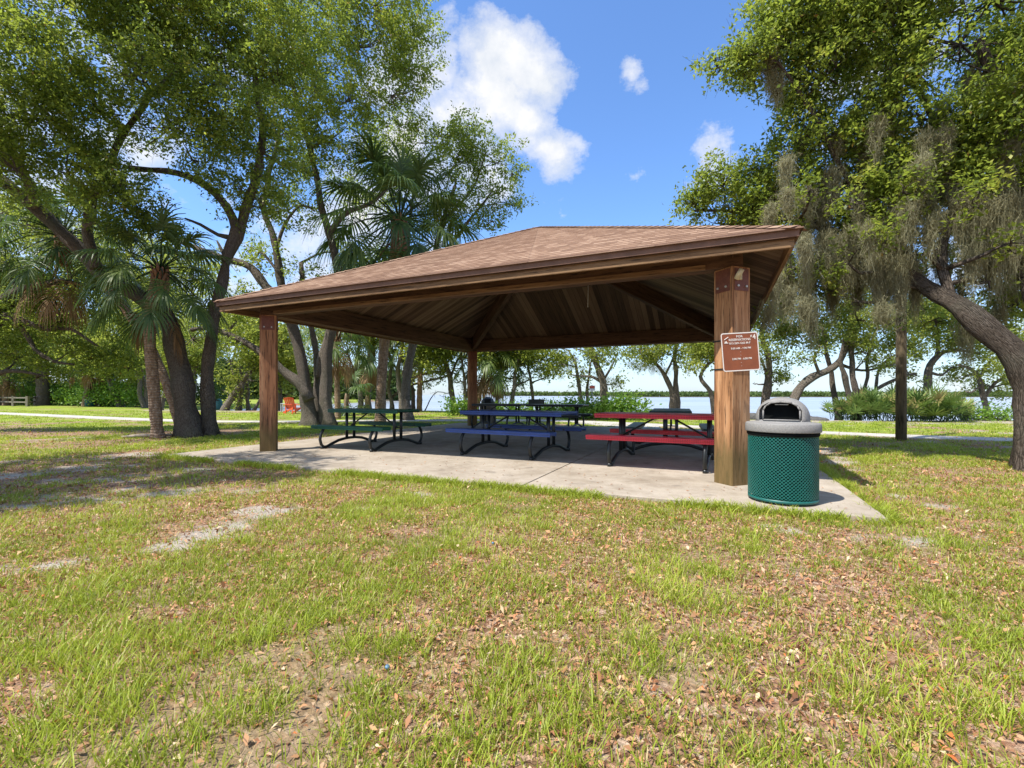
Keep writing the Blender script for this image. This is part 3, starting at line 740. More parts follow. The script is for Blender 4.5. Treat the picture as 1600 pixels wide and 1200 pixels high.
    m=MB(); m.tube([Vector((-.0,0,0)),Vector((.01,0,-.02)),Vector((.02,0,-.12))],.006,5)
    return root
build_pavilion()

# cord
m=MB(); zt=4.0; m.tube([(0,0,zt),(.01,0,3.7),(.004,0,3.45),(.0,0,3.33),(.0,0,3.25)],[.008,.008,.010,.012,.014],6)
o=m.build('hanging_cord',m_plain('cord_white',(.55,.52,.47),.8)); o.location=(1.86,11.3,0); tag(o,'thin pale cord hanging straight down under the pavilion ceiling','cord')

# ---------------------------------------------------------------- reservation sign
def text_mesh(s,size,align='CENTER',bold=.012):
    cu=bpy.data.curves.new('t','FONT'); cu.body=s; cu.size=size; cu.align_x=align; cu.align_y='CENTER'; cu.offset=size*bold; cu.extrude=.0006; cu.resolution_u=2
    ob=bpy.data.objects.new('t',cu); COL.objects.link(ob); dg=bpy.context.evaluated_depsgraph_get(); dg.update()
    me=bpy.data.meshes.new_from_object(ob.evaluated_get(dg)); bpy.data.objects.remove(ob); return me
def build_sign():
    M_SB=m_plain('sign_brown',(.225,.060,.017),.45,0,.05,8,.15); M_SW=m_plain('sign_white',(.72,.66,.58),.5,0,0,10,.05)
    c=W(1157,549.5,5.36); root=empty('reservation_sign',(c[0],c[1],c[2]))
    root.rotation_euler=(math.radians(-2),math.radians(-3.5),math.radians(4)) ; tag(root,'brown square reservation sign with white border and lettering strapped to the front right post','sign')
    S=.225; rr=.03
    def rrect(s,r,n=6):
        pts=[]
        for cx,cz,a0 in ((s-r,s-r,0),(-s+r,s-r,90),(-s+r,-s+r,180),(s-r,-s+r,270)):
            for k in range(n+1):
                a=math.radians(a0+90*k/n); pts.append((cx+r*math.cos(a),cz+r*math.sin(a)))
        return pts
    mb=MB(); P=rrect(S,rr)
    mb.poly([(x,0,z) for x,z in P][::1]); mb.poly([(x,.004,z) for x,z in P][::-1])
    for i in range(len(P)):
        a=P[i];b=P[(i+1)%len(P)]; mb.poly([(a[0],0,a[1]),(a[0],.004,a[1]),(b[0],.004,b[1]),(b[0],0,b[1])])
    mb.build('panel',M_SB,root)
    mb=MB(); P1=rrect(S-.001,rr); P2=rrect(S-.013,rr-.010)
    for i in range(len(P1)):
        j=(i+1)%len(P1); mb.poly([(P1[i][0],-.0015,P1[i][1]),(P1[j][0],-.0015,P1[j][1]),(P2[j][0],-.0015,P2[j][1]),(P2[i][0],-.0015,P2[i][1])])
    mb.build('border',M_SW,root)
    def put(s,x,z,size,sx=1.0,name='lettering'):
        me=text_mesh(s,size); o=link(name,me,M_SW,root); o.rotation_euler=(math.pi/2,0,0); o.location=(x,-.002,z); o.scale=(sx,1,1); return o
    put('FOR',.0,.178,.036,1.15); put('RESERVATIONS',.0,.140,.038,1.02); put('813-269-1260 M-F',.0,.100,.034,1.0)
    put('9:00 AM - 1:00 PM',.008,.040,.032,1.0); put('-',.0,.0,.03); put('-',.0,-.038,.03)
    put('2:00 PM - 6:00 PM',.012,-.083,.032,1.0); put('-',.0,-.125,.03); put('-',.0,-.163,.03)
    put('#',.142,.178,.036); put('4',.178,.165,.085,.9)
    mb=MB()   # little shelter pictogram
    for a,b in (((-.185,.148),(-.135,.178)),((-.19,.143),(-.185,.108)),((-.19,.108),(-.14,.108))):
        mb.beam((a[0],-.003,a[1]),(b[0],-.003,b[1]),.0012,.006,up=(0,.3,1))
    mb.poly([(-.185,-.0032,.112),(-.15,-.0032,.112),(-.165,-.0032,.135)])
    mb.build('shelter_symbol',M_SW,root)
    # straps round the post
    px=to_world(HS,-HS); M_ST=m_plain('strap_black',(.03,.03,.03),.5,.5)
    for dz in (.165,-.185):
        mb=MB(); R=.29/2+.006; ang=PA+math.pi/4
        for k in range(4):
            a0=ang+math.pi/4+k*math.pi/2; a1=a0+math.pi/2; rr_=R*math.sqrt(2)
            A=(px[0]+rr_*math.cos(a0+0),px[1]+rr_*math.sin(a0),0);B=(px[0]+rr_*math.cos(a1),px[1]+rr_*math.sin(a1),0)
            mb.beam((A[0],A[1],c[2]+dz),(B[0],B[1],c[2]+dz),.006,.016)
        o=mb.build('strap',M_ST); o.parent=root; o.matrix_parent_inverse=(Matrix.Translation(root.location)@root.rotation_euler.to_matrix().to_4x4()).inverted()
build_sign()

# ---------------------------------------------------------------- litter bin by the post
def build_bin():
    M_G=m_plain('green_plastisol',(.007,.105,.086),.45,0,.1,20,.15); M_IN=m_plain('bin_liner_black',(.005,.006,.006),.9,spec=.1); M_L=m_plain('grey_plastic',(.215,.205,.19),.75,0,.3,60,.22)
    x,y=421/720*4.88,4.88
    root=empty('litter_bin',(x-.02,y-.05,0)); root.scale=(.86,.86,1); tag(root,'green mesh litter bin with grey domed lid beside the front right post','litter bin')
    R=.372; z0,z1=.02,.715; n=58; rows=19; mb=MB(); 
    def P(u,v): a=2*math.pi*u/n; rr=R; return (rr*math.cos(a),rr*math.sin(a),z0+.03+(z1-z0-.06)*v/rows)
    hu,hv=.335,.345
    for j in range(rows*2-1):
        v=(j+1)*.5; 
        for i in range(n):
            u=i+(.5 if j%2 else 0)
            o=[(u+.5,v),(u,v+.5),(u-.5,v),(u,v-.5)]; q=[(u+hu,v),(u,v+hv),(u-hu,v),(u,v-hv)]
            for k in range(4):
                k2=(k+1)%4; mb.poly([P(*o[k]),P(*o[k2]),P(*q[k2]),P(*q[k])])
    ob=mb.build('mesh_body',M_G,root); me=ob.data; bm=bmesh.new(); bm.from_mesh(me); bmesh.ops.remove_doubles(bm,verts=bm.verts,dist=1e-4); bm.to_mesh(me); bm.free()
    s=ob.modifiers.new('s','SOLIDIFY'); s.thickness=.007; s.offset=0
    b=MB(); b.lathe([(R-.012,z0),(R+.004,z0),(R+.004,z0+.03),(R-.012,z0+.03)],64)
    for k in range(4):
        a=k*1.57+.3; b.tube([(R*.9*math.cos(a),R*.9*math.sin(a),-.0),(R*.9*math.cos(a),R*.9*math.sin(a),.05)],.02,8) if False else None
    b.build('base_band',M_G,root); b=MB(); b.lathe([(R-.012,z1-.04),(R+.006,z1-.04),(R+.006,z1),(R-.012,z1)],64)
    b.build('rim_band',M_G,root)
    b=MB(); b.lathe([(.01,.0),(R*.85,.0),(R*.85,.03)],32); b.build('foot',M_IN,root)
    l=MB(); l.lathe([(.0,.05),(.335,.05),(.335,.70),(.33,.745),(.355,.745),(.385,.738),(.388,.695),(.379,.68)],64); l.build('liner',M_IN,root)
    # lid
    lid=MB(); lid.lathe([(.370,.725),(.402,.722),(.405,.728),(.403,.800),(.392,.812),(.36,.815),(.30,.822),(.29,.83)],72); lo=lid.build('lid',M_L,root)
    # dome cut flat at the front, with an arched opening
    d=MB(); prof=[(.0,.80)]; 
    for k in range(13):
        a=math.pi/2*k/12; prof.append((.288*math.cos(a)**.8 if k<12 else 0.0,.80+.05+.222*math.sin(a)**.95 if k else .80))
    prof=[(.001,.80),(.288,.80),(.288,.86)]+[(.288*math.cos(math.pi/2*k/12)**.85+1e-4,.86+.215*math.sin(math.pi/2*k/12)) for k in range(1,13)]
    N=72; d.lathe(prof,N)
    cut=-.16; fx=-.60   # opening looks towards the lawn, a little left
    V=np.array(d.v); a=fx; ca,sa=math.cos(a),math.sin(a)
    xr=V[:,0]*ca+V[:,1]*sa; yr=-V[:,0]*sa+V[:,1]*ca; yr=np.maximum(yr,cut); V[:,0]=xr*ca-yr*sa; V[:,1]=xr*sa+yr*ca; d.v=[tuple(q) for q in V]
    dome=d.build('dome',M_L,lo); bm=bmesh.new(); bm.from_mesh(dome.data); bmesh.ops.remove_doubles(bm,verts=bm.verts,dist=1e-3); bmesh.ops.holes_fill(bm,edges=bm.edges); bmesh.ops.recalc_face_normals(bm,faces=bm.faces); bm.to_mesh(dome.data); bm.free()
    c=MB(); pts=[(-.19,.84),(.19,.84),(.19,.94),(.165,.985),(.11,1.018),(0,1.028),(-.11,1.018),(-.165,.985),(-.19,.94)]
    f=[(x_*ca-(-.4)*sa,x_*sa+(-.4)*ca,z_) for x_,z_ in pts]; bk=[(x_*ca-(-.05)*sa,x_*sa+(-.05)*ca,z_) for x_,z_ in pts]
    c.poly(f); c.poly(bk[::-1])
    for i in range(len(pts)):
        j=(i+1)%len(pts); c.poly([f[j],f[i],bk[i],bk[j]])
    cu=c.build('cutter',M_IN); bm=bmesh.new(); bm.from_mesh(cu.data); bmesh.ops.remove_doubles(bm,verts=bm.verts,dist=1e-4); bmesh.ops.recalc_face_normals(bm,faces=bm.faces); bm.to_mesh(cu.data); bm.free()
    md=dome.modifiers.new('b','BOOLEAN'); md.operation='DIFFERENCE'; md.object=cu; md.solver='EXACT'
    cu.location=(x,y,0); bpy.context.view_layer.update(); dg=bpy.context.evaluated_depsgraph_get(); dg.update()
    me=bpy.data.meshes.new_from_object(dome.evaluated_get(dg)); dome.modifiers.clear(); dome.data=me; bpy.data.objects.remove(cu)
    dome.data.materials.clear(); dome.data.materials.append(M_L)
    fl=MB(); k=.96
    q=[(x_*.985*ca-(-.066)*sa,x_*.985*sa+(-.066)*ca,.845+(z_-.845)*.985+.002) for x_,z_ in pts]; q2=[(x_*.985*ca-(-.058)*sa,x_*.985*sa+(-.058)*ca,.845+(z_-.845)*.985+.002) for x_,z_ in pts]
    fl.poly(q); fl.poly(q2[::-1]); fl.build('opening_dark',M_IN,dome)  # black panel standing in for the dark inside of the opening
    fr=MB(); 
    cc=[(x_,z_) for x_,z_ in pts]
    for i in range(len(cc)):
        A=cc[i];B=cc[(i+1)%len(cc)]
        fr.tube([(A[0]*ca-(-.158)*sa,A[0]*sa+(-.158)*ca,A[1]),(B[0]*ca-(-.158)*sa,B[0]*sa+(-.158)*ca,B[1])],.009,8)
    fr.build('opening_lip',M_L,dome)
    h=MB(); h.beam((-.07*ca-(-.10)*sa,-.07*sa+(-.10)*ca,1.0),(.07*ca-(-.10)*sa,.07*sa+(-.10)*ca,1.0),.02,.008); h.build('opening_edge',M_GALV,dome)
build_bin()

# ---------------------------------------------------------------- picnic tables
M_FR=m_plain('black_steel_tube',(.018,.020,.020),.38,.2,.05,30,.2)
def m_coat(name,c): 
    t=NT(name); n=t.noise(t.coord(),3,4,.6); f=t.noise(t.coord(),60,3,.6)
    col=t.ramp(n,[(.35,tuple(v*.8 for v in c)),(.65,tuple(v*1.12 for v in c))])
    vo=t.n('ShaderNodeTexVoronoi'); vo.inputs['Scale'].default_value=42; vo.inputs['Randomness'].default_value=.1; t.l(t.coord(),vo.inputs['Vector'])
    col=t.mix(t.ramp(vo.outputs['Distance'],[(.25,.75),(.42,0.0)]),col,tuple(v*.25 for v in c))
    return t.bsdf(col,.42,0,t.bump(vo.outputs['Distance'],.4,.004),.4)
COATS={'green':(.008,.095,.055),'blue':(.04,.085,.30),'red':(.68,.04,.06),'black':(.016,.018,.019),'dark green':(.010,.035,.032)}
def picnic_table(name,label,c,dirv,L,coat,fs=1.28,group='picnic tables under the pavilion'):
    root=empty(name,(c[0],c[1],0),math.atan2(dirv[1],dirv[0])); tag(root,label,'picnic table',group)
    mc=m_coat('coat_'+coat.replace(' ','_'),COATS[coat])
    def slab(nm,y,w,z,th=.042):
        m=MB(); m.beam((-L/2,y,z),(L/2,y,z),w,th); o=m.build(nm,mc,root,bevel=.012)
        # underside rails
        e=MB(); 
        for s in (-1,1): e.beam((-L/2+.01,y+s*(w/2-.012),z-.035),(L/2-.01,y+s*(w/2-.012),z-.035),.02,.03)
        e.build('edge_rail',mc,o)
    slab('table_top',0,.76,.775); slab('bench_seat',-.70,.26,.455); slab('bench_seat',.70,.26,.455)
    for s in (-1,1):
        m=MB(); x=s*fs/2
        # bent base: from one seat down, bulging, foot, low arch to the other foot and up
        half=[(.66,.44),(.76,.40),(.83,.30),(.85,.19),(.82,.09),(.76,.035),(.68,.03),(.55,.075),(.35,.135),(.15,.16),(0,.165)]
        pts=[(x,-a,b) for a,b in half]+[(x,a,b) for a,b in half[::-1][1:]]
        m.tube(pts,.030,10)
        for q in (-1,1):
            m.tube([(x,q*.11,.155),(x,q*.11,.755)],.031,10)
            m.tube([(x,q*.80,.0),(x,q*.80,.05)],.035,8)
            m.tube([(x,q*.56,.43),(x,q*.82,.43)],.02,6)
        m.tube([(x,-.34,.742),(x,.34,.742)],.022,8)
        m.build('leg_frame',M_FR,root)
    for s in (-1,1):
        m=MB(); m.tube([(s*.10,0,.745),(s*fs/2,0,.42)],.016,8); m.build('brace',M_FR,root)
    for s in (-1,1):
        m=MB(); m.tube([(s*fs/2,-.11,.42),(s*fs/2,.11,.42)],.012,6); m.build('cross_tie',M_FR,root)
    return root
picnic_table('picnic_table','green steel mesh picnic table nearest the front left post',(-2.97,9.88),(.913,-.408),1.86,'green')
picnic_table('picnic_table','blue steel mesh picnic table in the middle of the pavilion front row',(.10,8.78),(.868,-.497),2.16,'blue',1.42)
picnic_table('picnic_table','red steel mesh picnic table just left of the front right post',(2.47,7.48),(.888,-.46),2.12,'red',1.36)
picnic_table('picnic_table','black picnic table seen end on behind the red table',(3.28,9.50),(.34,.94),1.83,'dark green')
picnic_table('picnic_table','black picnic table beside the back left post and grey bin',(-.40,15.72),(.913,-.408),1.83,'black')
picnic_table('picnic_table','black picnic table at the back edge, right end of the back pair',(1.46,14.87),(.913,-.408),1.9,'black')

# ---------------------------------------------------------------- things farther away
def far_bin(name,label,c,r,h,body,lid,group=None,domed=True):
    root=empty(name,(c[0],c[1],c[2])); tag(root,label,'litter bin',group)
    m=MB(); m.lathe([(r*.92,0),(r,.04*h),(r,.68*h),(r*.98,.70*h)],24,cap=True)
    for k in range(16):
        a=k*math.pi/8; m.tube([(r*1.01*math.cos(a),r*1.01*math.sin(a),.03*h),(r*1.01*math.cos(a),r*1.01*math.sin(a),.68*h)],r*.06,4)
    m.build('body',body,root)
    l=MB(); l.lathe([(r*1.0,.68*h),(r*1.07,.70*h),(r*1.07,.76*h),(r*.8,.775*h)]+[(r*.85*math.cos(math.pi/2*k/6)+.001,.775*h+.225*h*math.sin(math.pi/2*k/6)) for k in range(7)],24); lo=l.build('lid',lid,root)
    o=MB(); o.box((0,-r*.80,.86*h),(r*.8,.03,.12*h)); o.build('opening',m_plain('bin_opening',(.01,.01,.01),.8),lo)
    return root
MTEAL=m_plain('teal_bin',(.02,.12,.13),.5); MAGG=m_plain('aggregate',(.20,.165,.12),.95,0,.6,70,.35); MDK=m_plain('dark_lid',(.055,.06,.055),.6); MWH=m_plain('pale_lid',(.45,.47,.42),.6)
g=G(763,659); far_bin('litter_bin','tan stone-faced litter bin with dark dome behind the back left post',(-.93,17.75,GZ),.30,1.08,MAGG,MDK)
g=G(140,635.5); far_bin('litter_bin','small teal litter bin with pale dome before the paired palm trunks',(g[0],g[1],GZ),.34,.95,MTEAL,MWH)
g=G(342,640); far_bin('litter_bin','dark teal litter bin on the sand near the cove water',(g[0],g[1],GZ),.26,.85,MTEAL,MTEAL)

g=(838-800)/720*19.5
root=empty('park_grill',(g,19.5,GZ)); tag(root,'black box charcoal grill on a post behind the back tables','grill')
m=MB(); m.tube([(0,0,-.2),(0,0,.72)],.045,10); m.build('post',M_FR,root)
m=MB(); m.beam((-.33,.0,.72),(.33,0,.72),.42,.02)
m.beam((-.33,.2,.84),(.33,.2,.84),.012,.25); m.beam((-.33,-.2,.82),(.33,-.2,.82),.012,.20); m.beam((-.325,-.19,.84),(-.325,.19,.84),.012,.25); m.beam((.325,-.19,.84),(.325,.19,.84),.012,.25); m.build('firebox',M_FR,root)
m=MB()
for k in range(14): m.tube([(-.30+.046*k,-.18,.93),(-.30+.046*k,.18,.93)],.006,4)
m.tube([(-.33,-.12,.93),(-.42,-.12,.95),(-.42,.12,.95),(-.33,.12,.93)],.009,5); m.build('grate',M_FR,root)

# orange slatted chair
MOR=m_plain('orange_paint',(.62,.085,.018),.5)
c=G(459,646.5); root=empty('adirondack_chair',(c[0],c[1],GZ),math.radians(60)); tag(root,'orange slatted garden chair on the grass near the water','chair')
for k in range(6):
    m=MB(); x=-.25+.1*k; m.beam((x,.22,.30),(x*1.15,.52,1.02-.02*abs(k-2.5)),.085,.02,up=(0,1,.3)); m.build('back_slat',MOR,root)
for k in range(5):
    m=MB(); y=-.30+.13*k; m.beam((-.28,y,.38-.035*k),(.28,y,.38-.035*k),.11,.02); m.build('seat_slat',MOR,root)
for s in (-1,1):
    m=MB(); m.beam((s*.33,-.36,0),(s*.33,-.36,.55),.09,.03,up=(1,0,0)); m.build('leg',MOR,root)
    m=MB(); m.beam((s*.33,.30,0),(s*.33,.30,.55),.09,.03,up=(1,0,0)); m.build('leg',MOR,root)
    m=MB(); m.beam((s*.35,-.45,.565),(s*.35,.42,.565),.13,.025); m.build('armrest',MOR,root)
    m=MB(); m.beam((s*.29,-.38,.36),(s*.29,.6,.06),.03,.10); m.build('side_rail',MOR,root)
MWP=m_plain('white_paint',(.62,.64,.66),.5)
c=G(447,643.5); root=empty('side_table',(c[0],c[1],GZ),.2); tag(root,'small pale frame table beside the orange chair','table')
m=MB(); m.box((0,0,.56),(.62,.5,.04)); m.build('table_top',MWP,root)
for sx in (-1,1):
    for sy in (-1,1): m=MB(); m.beam((sx*.27,sy*.2,0),(sx*.27,sy*.2,.54),.04,.04,up=(1,0,0)); m.build('leg',MWP,root)

# sign on post by the shore
c=G(925,653.5); root=empty('notice_sign',(c[0],c[1],GZ)); tag(root,'red and white notice sign on a slim post before the green bush','sign')
s_=c[1]/720
m=MB(); m.tube([(0,0,-.1),(0,0,52*s_)],.03,8); m.build('post',m_plain('sign_post',(.18,.19,.17),.7),root)
m=MB(); m.box((0,-.03,47*s_),(9*s_,.01,8*s_)); m.box((0,-.045,43.8*s_),(9*s_,.012,1.4*s_)); m.build('white_panel',MWP,root)
m=MB(); m.box((0,-.038,48.6*s_),(7.5*s_,.01,4*s_)); m.build('red_panel',m_plain('sign_red',(.55,.10,.06),.5),root)

# timber pole
MPOLE=m_wood('pole_timber',(.07,.055,.035),(.13,.10,.06),(.20,.155,.10),.9,6)
c=G(1408,689); root=empty('utility_pole',(c[0],c[1],GZ)); tag(root,'straight dark timber pole standing in the lawn right of the pavilion','pole')
m=MB(); m.tube([(0,0,-.1),(0,0,2),(.01,0,4),(.01,0,6.4)],[.115,.11,.105,.10],14); m.build('shaft',MPOLE,root)
m=MB(); m.lathe([(.10,6.4),(.115,6.41),(.115,6.45),(.0,6.5)],14); m.build('cap',M_GALV,root)

# timber rail fence far left
MF=m_plain('fence_timber',(.17,.145,.11),.9,0,.4,12,.3)
root=empty('rail_fence',tuple(G(30,635))); o=np.array(root.location); tag(root,'low timber post and rail fence beside the sandy track at the far left','fence')
fp=[(-60,633.0),(-30,633.2),(0,633.5),(21,634.5),(43,635),(55,633.6)]
pts=[G(*p)-o for p in fp]
for p in pts:
    m=MB(); m.beam((p[0],p[1],-.1),(p[0],p[1],1.02),.22,.22,up=(1,0,0)); m.build('post',MF,root)
for a,b in zip(pts[:-1],pts[1:]):
    for z in (.42,.86):
        m=MB(); m.beam((a[0],a[1],z),(b[0],b[1],z),.10,.13); m.build('rail',MF,root)
fp2=[(-20,631.0),(10,631),(34,631.2)]; pts=[G(*p)-o for p in fp2]
root2=empty('rail_fence',tuple(G(10,631))); o2=np.array(root2.location); tag(root2,'second rail fence run, on the far side of the sandy track','fence')
pts=[G(*p)-o2 for p in fp2]
for p in pts:
    m=MB(); m.beam((p[0],p[1],-.1),(p[0],p[1],1.0),.2,.2,up=(1,0,0)); m.build('post',MF,root2)
for a,b in zip(pts[:-1],pts[1:]):
    for z in (.42,.86):
        m=MB(); m.beam((a[0],a[1],z),(b[0],b[1],z),.10,.13); m.build('rail',MF,root2)

# driftwood plank near the palm, rocks, scraps
c=G(232,684); m=MB(); m.tube([(-.62,-.12,.03),(-.2,-.02,.05),(.25,.06,.05),(.55,.10,.07)],[.02,.05,.05,.03],7); o=m.build('fallen_branch',m_plain('dry_wood',(.36,.29,.22),.9,0,.4,20,.3)); o.location=(c[0],c[1],GZ+.01); tag(o,'pale fallen palm stalk lying at the foot of the left palm','fallen branch')
MROCK=m_plain('shore_rock',(.09,.085,.08),.9,0,.8,6,.4)
ROCKL=['dark rock lying right beside the front post, left of the bin lid','low dark rock on the shore just right of the bin lid','small dark rock on the sand right of the bin lid','dark rock by the water under the bending oak']
for k,(px,py,w,h) in enumerate(((1171,655,.55,.30),(1268,656,.5,.14),(1282,657,.4,.12),(1246,655,.7,.25))):
    c=G(px,py); bm=bmesh.new(); bmesh.ops.create_icosphere(bm,subdivisions=3,radius=1)
    for v in bm.verts:
        n=.75+.5*float(fbm(np.array([v.co.x*1.3+k*9+5]),np.array([v.co.y*1.3+v.co.z*1.7+9]),k)[0]); v.co=Vector((v.co.x*w*n,v.co.y*w*.7*n,v.co.z*h*n))
    me=bpy.data.meshes.new('rock'); bm.to_mesh(me); bm.free(); o=link('rock',me,MROCK); o.location=(c[0],c[1],GZ+.02); tag(o,ROCKL[k],'rock','shore rocks')
MBL=m_plain('blue_scrap',(.10,.20,.30),.5)
for px,py,lb in ((770,856,'tiny blue bottle cap in the grass below the pavilion pad'),(605,1056,'tiny blue bottle cap in the nearest grass')):
    c=G(px,py); m=MB(); m.lathe([(.0,.008),(.008,.008),(.010,.0),(.008,.0)],14); o=m.build('bottle_cap',MBL); o.location=(c[0],c[1],GZ+.035); o.rotation_euler=(.4,.2,0); tag(o,lb,'litter')

# far shore, boats
def far_wood(name,x0,x1,Y,h,dy,size,n,zb,seed=0,hf=None):
    x=x0+(x1-x0)*RNG.random(n); y=Y+RNG.random(n)*dy
    top=h*(.55+.6*fbm(x/(h*2.2),y/(h*3)+seed,seed+70,3)); 
    if hf is not None: top=top*hf(x)
    z=zb+top*(1-RNG.random(n)**1.6*.97)
    P=np.stack([x,y-(1-((z-zb)/h))*0,z],1)
    V=leaves_at(P,size,.8,.4); v=np.clip(.5+(fbm(x/(h*.8),z/(h*.5),seed+9,3)-.5)*1.1+RNG.normal(size=n)*.12,0,1)
    o=link(name,quad_mesh(name,V,1,v),M_WOODS); tag(o,kind='stuff'); return o
# bank across the water on the right (about 300 m) and a lower, farther one
mb=MB(); mb.beam((60,330,-.6),(700,330,-.6),60,1.0); mb.beam((-20,620,-.7),(330,620,-.7),60,1.0); mb.beam((-75,126,-.6),(-30,126,-.6),26,1.0); mb.build('far_bank',m_plain('bank_mud',(.16,.14,.10),.95)); tag(bpy.data.objects['far_bank'],kind='structure')
o=far_wood('far_mangroves',70,560,305,3.3,25,1.3,30000,-.3,3); tag(o,'low green mangrove shore across the bay on the right','mangroves')
o=far_wood('distant_treeline',-15,330,600,4.8,30,2.6,9000,-.3,5); tag(o,'thin distant tree line on the horizon behind the tables','tree line')
o=far_wood('cove_mangroves',-76,-28,114,9.5,18,.9,42000,-.3,8); tag(o,'mangrove bank across the cove behind the left oaks','mangroves')
def boat(name,label,px,Y,L,cab=True):
    c=W(px,617,Y); root=empty(name,(c[0],c[1],-.42),.3*RNG.normal()); tag(root,label,'boat','moored boats far out on the bay')
    m=MB(); hl=[(-.5,.5),(-.2,.75),(.2,.8),(.5,.75)]
    h=L*.13; pts=lambda z,k:[(-L/2,-L*.13*k,z),(L*.2,-L*.14*k,z),(L/2*(.9+.1*k),0,z),(L*.2,L*.14*k,z),(-L/2,L*.13*k,z)]
    a=pts(-.2,.7);b=pts(h,1.0); m.poly(b); 
    for i in range(5): j=(i+1)%5; m.poly([a[i],a[j],b[j],b[i]])
    m.build('hull',MWP,root)
    m=MB(); m.box((-L*.05,0,h+L*.07),(L*.35,L*.18,L*.14)); m.box((-L*.05,0,h+L*.15),(L*.42,L*.22,L*.02)); m.build('cabin',MWP,root)
    return root
for i,(px,Y,L,lb) in enumerate(((1007,420,11,'white boat, leftmost of the group on the bay right of the bush'),(1016,430,14,'largest white boat, in the middle of the bay group'),(1026,415,9,'white boat right of the largest one on the bay'),(1035,425,6,'small white boat at the right end of the bay group'),(776,400,8,'small white boat far out beside the back left post'),(786,410,5,'tiny white boat just right of the one beside the back post'))):
    boat('motor_boat',lb,px,Y,L)
# ---------------------------------------------------------------- the oaks round the pavilion
NEARG='live oaks round the pavilion'
# double-stemmed oak at the left
t=Tree('live_oak','double-stemmed live oak left of the pavilion, one stem leaning far left',NEARG,bark=M_BARK,lsize=.092,sides=12)
t.path([(300,688),(291,640),(283,590),(270,530),(256,495),(215,462),(165,430),(120,388),(60,330),(0,275),(-80,210)],.29,.12,12.6,flare=.55)
t.path([(328,686),(325,640),(322,590),(330,530),(345,450),(354,400),(364,355),(350,315),(310,283),(262,268),(200,262)],.185,.07,12.9,flare=.5)
t.path([(354,400),(372,370),(384,330),(398,280),(410,210),(400,130),(380,60)],.16,.06,13.1)
t.path([(366,372),(338,366),(312,350),(290,342)],.07,.025,12.9)
t.path([(150,420),(140,330),(180,230),(240,150),(300,75)],.13,.035,12.2)
t.path([(240,150),(200,90),(150,20)],.05,.02,12.0)
t.path([(60,330,12.6),(20,240,11.5),(-20,150,10.5)],.12,.05)
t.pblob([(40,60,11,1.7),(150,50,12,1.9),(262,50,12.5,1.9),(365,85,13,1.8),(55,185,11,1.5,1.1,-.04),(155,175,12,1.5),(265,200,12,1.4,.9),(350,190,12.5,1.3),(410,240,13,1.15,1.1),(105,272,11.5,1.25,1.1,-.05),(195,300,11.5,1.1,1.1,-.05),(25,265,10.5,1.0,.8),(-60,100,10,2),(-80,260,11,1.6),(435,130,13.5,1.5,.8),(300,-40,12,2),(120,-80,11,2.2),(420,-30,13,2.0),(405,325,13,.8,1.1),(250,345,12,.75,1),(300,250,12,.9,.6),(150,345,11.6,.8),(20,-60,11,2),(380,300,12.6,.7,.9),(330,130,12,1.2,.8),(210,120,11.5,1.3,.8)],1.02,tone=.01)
t.finish()
# many-stemmed oak behind the left of the pavilion
t=Tree('live_oak','large many-stemmed live oak behind the green picnic table',NEARG,bark=M_BARK2,lsize=.115,sides=12)
t.path([(487,668),(481,620),(474,580),(464,540),(452,500),(444,460),(438,430),(432,390),(422,360),(412,325),(425,260),(440,180)],.25,.06,17.2,flare=.6)
t.path([(513,668),(509,620),(508,580),(512,540),(522,500),(529,460),(527,425),(514,365),(504,325),(497,290),(480,220),(462,150),(452,90),(470,40)],.235,.055,17.3,flare=.6)
t.path([(497,668),(497,620),(497,580),(492,545),(484,505),(478,465),(470,410)],.16,.08,17.8)
t.path([(500,590),(506,555),(518,520),(540,495),(560,470),(575,420)],.2,.1,17.5)
t.path([(484,625),(468,600),(450,585),(432,568),(410,552),(388,538),(350,521),(325,512),(300,515)],.2,.07,17.0)
t.path([(452,500),(430,465),(414,447),(391,418),(364,407),(318,392),(300,385),(270,375)],.19,.07,16.8)
t.path([(514,365),(530,345),(550,330),(575,320),(610,290)],.12,.05,17.3)
t.path([(432,390),(445,350),(470,320),(490,330)],.07,.03,17)
t.path([(438,430),(410,395),(398,400),(385,425)],.05,.02,17)
t.path([(352,403),(345,388),(339,376)],.06,.03,16.8,wig=.0)
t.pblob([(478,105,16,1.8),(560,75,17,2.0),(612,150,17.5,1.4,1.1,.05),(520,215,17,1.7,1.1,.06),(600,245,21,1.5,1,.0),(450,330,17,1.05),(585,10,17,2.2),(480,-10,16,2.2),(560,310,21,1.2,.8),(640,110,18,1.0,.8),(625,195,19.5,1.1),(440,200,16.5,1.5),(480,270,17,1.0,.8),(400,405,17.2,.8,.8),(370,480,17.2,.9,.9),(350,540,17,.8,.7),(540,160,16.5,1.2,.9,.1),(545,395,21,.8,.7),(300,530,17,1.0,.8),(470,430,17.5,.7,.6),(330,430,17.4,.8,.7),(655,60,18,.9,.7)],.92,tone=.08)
t.finish()
